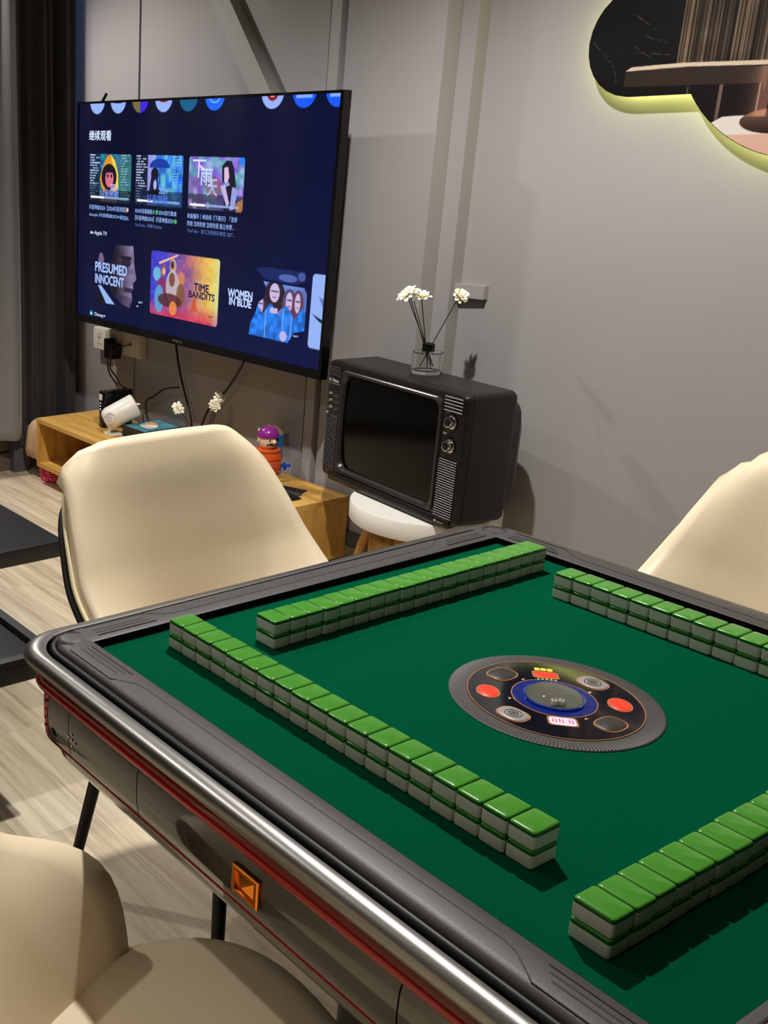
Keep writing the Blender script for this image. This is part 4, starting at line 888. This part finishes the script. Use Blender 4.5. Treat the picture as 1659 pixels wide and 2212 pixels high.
MB().loft([rrz(-cw + .018, cw - .016, .028, chh - .030, .03, .184), rrz(-cw + .024, cw - .022, .034, chh - .038, .04, .225), rrz(-cw + .06, cw - .06, .07, chh - .08, .05, .272)], False, True).build('rear_housing', M_crt, ct, smooth=40)
# front shell: outer face with rounded edges around a recessed opening
fx0, fx1, fz0, fz1 = -.236, .228, .040, .372
mb = MB(); mb.loft([rrz(-cw, cw, .013, chh, .016, .028), rrz(-cw, cw, .013, chh, .016, .012), rrz(-cw + .004, cw - .004, .017, chh - .004, .014, .003), rrz(-cw + .012, cw - .012, .024, chh - .012, .010, .0), rrz(fx0, fx1, fz0, fz1, .02, .0), rrz(fx0 + .004, fx1 - .004, fz0 + .004, fz1 - .004, .02, .006), rrz(fx0 + .006, fx1 - .006, fz0 + .006, fz1 - .006, .02, .03)], False, False).build('front_shell', M_crt, ct, smooth=25)
MB().loft([rrz(fx0, fx1, fz0, fz1, .022, .002), rrz(fx0, fx1, fz0, fz1, .022, -.006), rrz(fx0 + .003, fx1 - .003, fz0 + .003, fz1 - .003, .022, -.0085), rrz(fx0 + .009, fx1 - .009, fz0 + .010, fz1 - .010, .03, -.0075), rrz(fx0 + .013, fx1 - .013, fz0 + .015, fz1 - .015, .034, .002), rrz(fx0 + .015, fx1 - .015, fz0 + .017, fz1 - .017, .034, .02)], False, False).build('screen_surround', mat('surround_plastic', (38, 36, 33), .28), ct, smooth=35)
mb = MB(); nx_, nz_ = 20, 16; vs = []
for j in range(nz_ + 1):
    for i in range(nx_ + 1):
        a, b = -1 + 2 * i / nx_, -1 + 2 * j / nz_
        vs.append(((fx0 + fx1) / 2 + a * (fx1 - fx0) / 2 * .985, .012 - .016 * (1 - .5 * a * a - .5 * b * b), (fz0 + fz1) / 2 + b * (fz1 - fz0) / 2 * .975))
mb.add(vs, [(j * (nx_ + 1) + i, j * (nx_ + 1) + i + 1, (j + 1) * (nx_ + 1) + i + 1, (j + 1) * (nx_ + 1) + i) for j in range(nz_) for i in range(nx_)]).build('tube_screen', M_glassdk, ct, smooth=180)
mb = MB(); mb.rbox(-.0, 0, .40, .030, .0, .014, .004, .002); mb.xform(Matrix.Translation((0, .03, 0))); mb.build('foot', M_crt, ct); MB().rbox(0, .15, .40, .03, 0, .014, .004, .002).build('foot', M_crt, ct)
MB().loft([rrz(-.27, .30, .006, .034, .008, .02), rrz(-.27, .30, .006, .034, .008, -.004), rrz(-.265, .295, .010, .030, .006, -.007)], False, True).build('lower_lip', M_crt, ct, smooth=40)
def slats(x0, x1, z0, z1, n, name='speaker_grille'):
    mb = MB(); p = (z1 - z0) / n
    for k in range(n):
        z = z0 + p * k
        mb.loft([[(x0, .004, z), (x0, -.003, z + p * .12), (x0, -.0045, z + p * .40), (x0, -.003, z + p * .62), (x0, .004, z + p * .66)], [(x1, .004, z), (x1, -.003, z + p * .12), (x1, -.0045, z + p * .40), (x1, -.003, z + p * .62), (x1, .004, z + p * .66)]])
    o = mb.build(name, M_crt, ct, smooth=30); o['kind'] = 'stuff'; return o
slats(.234, .306, .033, .205, 24); slats(.234, .306, .337, .388 - .004, 5); slats(-.306, -.243, .047, .215, 26); slats(-.306, -.243, .345, .376, 5)
def knob(x, z, r, m1, name, lab):
    k = MB(); k.lathe([(r * 1.28, 0), (r * 1.28, .003), (r, .004), (r, .014), (r * .92, .018), (r * .75, .0185), (r * .7, .013), (.001, .013)], n=30)
    k.xform(Matrix.Translation((x, -.0, z)) @ Matrix.Rotation(PI / 2, 4, 'X')); o = k.build(name, m1, ct, smooth=35); plabel(o, lab)
    g_ = MB(); g_.box(-.0028, .0028, -r * .68, r * .68, .012, .022); g_.xform(Matrix.Translation((x, 0, z)) @ Matrix.Rotation(PI / 2, 4, 'X') @ Matrix.Rotation(.5, 4, 'Z')); g_.build('grip', M_blk, o, smooth=0)
    sk = MB(); n = 30; sk.loft([[(x + rr * math.cos(2 * PI * i / n), yy, z + rr * math.sin(2 * PI * i / n)) for i in range(n)] for rr, yy in ((r * 1.55, .001), (r * 1.55, -.003), (r * 1.3, -.004))], False, False); sk.build('dial_skirt', M_blkg, o, smooth=40)
    return o
knob(.268, .311, .0155, M_chrome, 'knob', 'upper chrome tuning knob'); knob(.270, .244, .0155, M_chrome, 'knob', 'lower chrome tuning knob')
text('VHF', M_print, ct, 'lettering', (.240, -.0012, .334), (1, 0, 0), (0, 0, 1), 0, .015, 0, .006); text('UHF', M_print, ct, 'lettering', (.238, -.0012, .272), (1, 0, 0), (0, 0, 1), 0, .015, 0, .006)
text('N', M_print, ct, 'nameplate', (-.302, -.0012, .325), (1, 0, 0), (0, 0, 1), 0, .009, 0, .010, .04); text('Planet', M_print, ct, 'nameplate', (-.284, -.0012, .325), (1, 0, 0), (0, 0, 1), 0, .030, 0, .010, .03); MB().box(-.304, -.248, -.0012, -.0002, .3185, .3200).build('nameplate', M_printdim, ct, smooth=0)
for k, (z, xk) in enumerate(((.289, -.284), (.268, -.280), (.246, -.279), (.224, -.297))):
    s_ = MB().box(-.308, -.243, -.0016, 0, z - .0040, z - .0028).build('slider_track', M_chrome, ct, smooth=0); MB().box(-.300, -.250, -.0016, 0, z - .0090, z - .0082).build('track_line', M_printdim, s_, smooth=0)
    kb = MB(); kb.rbox(0, 0, .018, .007, 0, .010, .003, .002); kb.xform(Matrix.Translation((xk, 0, z)) @ Matrix.Rotation(PI / 2, 4, 'X')); kb.build('slider_knob', M_chrome, ct)
kb = MB(); kb.lathe([(.004, 0), (.004, .002), (.001, .0025)], n=12); kb.xform(Matrix.Translation((.250, -.007, .021)) @ Matrix.Rotation(PI / 2, 4, 'X')); kb.build('power_button', M_chrome, ct); MB().box(.256, .283, -.0082, -.0068, .0185, .0205).build('badge_line', M_chrome, ct, smooth=0)

# ================================================================== CLOUD ARTWORK
PY = 1.578
def cloud(inset=0.0, n=14):
    R, r = .345 - inset, .132 - inset; bx, bz = -.60, 1.76; lx, rx, lz = -1.05, -.15, 1.70; zf = 1.5675 + inset
    pts = []
    dx = math.sqrt(R * R - (bz - zf) ** 2); a0 = math.atan2(zf - bz, -dx); a1 = math.atan2(zf - bz, dx)
    a0 = a0 + 2 * PI if a0 < 0 else a0; a1 = a1 + 2 * PI
    for k in range(3 * n): a = a0 + (a1 - a0) * k / (3 * n - 1); pts.append((bx + R * math.cos(a), bz + R * math.sin(a)))
    pts.append((rx, zf))
    for k in range(1, n): a = -PI / 2 + (PI * .98) * k / n; pts.append((rx + r * math.cos(a), lz + r * math.sin(a)))
    pts.append((-.33, lz + r))
    for k in range(2 * n): a = .55 + (PI - 1.1) * k / (2 * n - 1); pts.append((bx + R * .86 * math.cos(a), bz + .08 + R * .80 * math.sin(a)))
    pts.append((-.90, lz + r))
    for k in range(1, n + 1): a = PI / 2 + (PI * .98) * k / n; pts.append((lx + r * math.cos(a), lz + r * math.sin(a)))
    pts.append((lx, zf)); return pts
art = thing('wall_art', 'cloud-shaped backlit picture panel glowing yellow-green on the right wall', 'artwork', (-.60, YB, 1.4))
M_art0 = mat('panel_black', (14, 13, 13), .3)
def lp(pts, y): return [(x + .60, y - YB, z - 1.4) for x, z in pts]
mb = MB(); C_ = cloud(); mb.loft([lp(C_, PY + .010), lp(C_, PY)]).build('panel', M_art0, art, smooth=0)
def art_paint(gx, gy):
    X = -1.20 + gx * .72; Z = 1.40 + gy * .72
    N1 = vnoise(X, Z, 30, 21); N2 = vnoise(X, Z, 9, 22)
    c = np.zeros((len(X), 3)) + 14 + 8 * N2[:, None]
    def vein(c, x0, z0, x1, z1, w, col):
        t = np.clip(((X - x0) * (x1 - x0) + (Z - z0) * (z1 - z0)) / ((x1 - x0) ** 2 + (z1 - z0) ** 2), 0, 1); d = np.hypot(X - x0 - t * (x1 - x0), Z - z0 - t * (z1 - z0)) + .003 * vnoise(X, Z, 160, 23) - .0012
        return blend(c, d < w, col, .75)
    for s in (((-1.17, 1.705), (-1.125, 1.665)), ((-1.125, 1.665), (-1.10, 1.64)), ((-1.10, 1.64), (-1.088, 1.60)), ((-1.05, 1.685), (-1.0, 1.655)), ((-1.05, 1.672), (-.95, 1.66)), ((-1.03, 1.71), (-.97, 1.69)), ((-1.06, 1.76), (-1.0, 1.72))): c = vein(c, *s[0], *s[1], .0011, (74, 68, 68))
    st_ = (X > -.935) & (Z > 1.632); stripe = np.clip(vnoise(X, Z * 0, 130, 31) * .5 + vnoise(X, Z * 0, 420, 32) * 1.1 - .35, 0, 1.2)
    cur = np.stack([30 + 130 * stripe, 24 + 110 * stripe, 20 + 92 * stripe], 1) * (.75 + .3 * N1[:, None]); cur *= np.clip(.5 + .6 * np.abs(np.sin(X * 46)), .4, 1.1)[:, None]
    c = np.where(st_[:, None], cur, c)
    low = (X > -.90) & (Z < 1.585); c = np.where(low[:, None], np.array([22, 16, 18.0]) + (vnoise(X * 3.2, Z * 0, 60, 33) > .72)[:, None] * np.array([100, 86, 74.0]) * (.5 + .5 * N1[:, None]), c)
    c = blend(c, poly(X, Z, [(-1.067, 1.629), (-1.052, 1.638), (-.919, 1.640), (-.70, 1.632), (-.70, 1.622), (-.90, 1.630)]), (222, 200, 178))
    c = blend(c, poly(X, Z, [(-1.067, 1.628), (-.90, 1.629), (-.70, 1.621), (-.70, 1.583), (-1.067, 1.592)]), (52, 40, 36))
    c = blend(c, poly(X, Z, [(-.86, 1.48), (-.80, 1.512), (-.775, 1.5135), (-.40, 1.5135), (-.40, 1.471), (-.9, 1.471)]), (232, 222, 214)); c = blend(c, (Z < 1.471), (226, 180, 160))
    # plain bronze standing figure: leg and rounded foot
    leg = poly(X, Z, [(-.722, 1.51), (-.716, 1.56), (-.710, 1.60), (-.704, 1.66), (-.70, 1.72), (-.70, 2.0), (-.5, 2.0), (-.5, 1.50)])
    c = np.where(leg[:, None], np.array([44, 33, 30.0]) * (.35 + 1.1 * np.clip((X[:, None] + .735) * 9, 0, 1)) * (.9 + .2 * N1[:, None]), c)
    foot = ell(X, Z, -.675, 1.500, .082, .028) < 1; c = np.where(foot[:, None], np.array([96, 70, 58.0]) * np.clip(.45 + (Z[:, None] - 1.475) * 16, .3, 1.1), c)
    gl_ = np.exp(-np.maximum(-.722 - X, 0) * 55) * ((X < -.70) & (Z < 1.62) & (Z > 1.51)); c = c + gl_[:, None] * np.array([84, 60, 48.0]); return c * .84
Cp = cloud(.0005)
painted('print', art_paint, attr_mat('art_picture', 0, .30), art, (-1.20 + .60, PY - .0006 - YB, 0), (.72, 0, 0), (0, 0, .72), 420, 420, mask=lambda gx, gy: poly(-1.20 + gx * .72, 1.40 + gy * .72, Cp))
MB().loft([lp(cloud(.030), YB - .001), lp(cloud(.030), PY + .010)], True, False).build('spacer', M_art0, art, smooth=0)
Ci = cloud(.020); M_led = mat('led_strip', (230, 255, 120), .4, emis=(240, 246, 140), estr=42.0)
pts = lp(Ci, YB - .020); pts.append(pts[0]); MB().tube(pts, .004, 6, False).build('light_strip', M_led, art, smooth=60)

# ================================================================== COFFEE TABLES
M_ebony = mat('black_laminate', (27, 26, 27), .40, noise=.05, nscale=60, bump=.03, bscale=300)
c1 = thing('coffee_table', 'black slab-top coffee table at the left edge, the farther of two', 'table', (-2.05, -.10, 0))
MB().rbox(0, 0, .79, .72, .405, .45, .004, .002).xform(Matrix.Translation((.068, -.046, 0))).build('top', M_ebony, c1)
for sx in (-.30, -.02):
    for sy in (-.33, .02): MB().box(sx - .02, sx + .02, sy - .02, sy + .02, 0, .405).build('leg', M_leg, c1, smooth=0)
c2 = thing('coffee_table', 'black coffee table with raised rim, nearer one touching the left edge', 'table', (-1.50, -.36, 0))
MB().rbox(0, 0, .70, .60, .345, .385, .006, .002).xform(Matrix.Translation((.045, -.03, 0))).build('top', M_ebony, c2)
mb = MB(); o1 = [(-.305, -.330), (.395, -.330), (.395, .270), (-.305, .270)]; i1 = [(-.283, -.308), (.373, -.308), (.373, .248), (-.283, .248)]
mb.loft([[(x, y, .3845) for x, y in o1], [(x, y, .400) for x, y in o1], [(x, y, .400) for x, y in i1], [(x, y, .3845) for x, y in i1]], False, False).build('rim', M_ebony, c2, smooth=0)
for sx in (-.25, -.02):
    for sy in (-.27, .0): MB().box(sx - .02, sx + .02, sy - .02, sy + .02, 0, .345).build('leg', M_leg, c2, smooth=0)
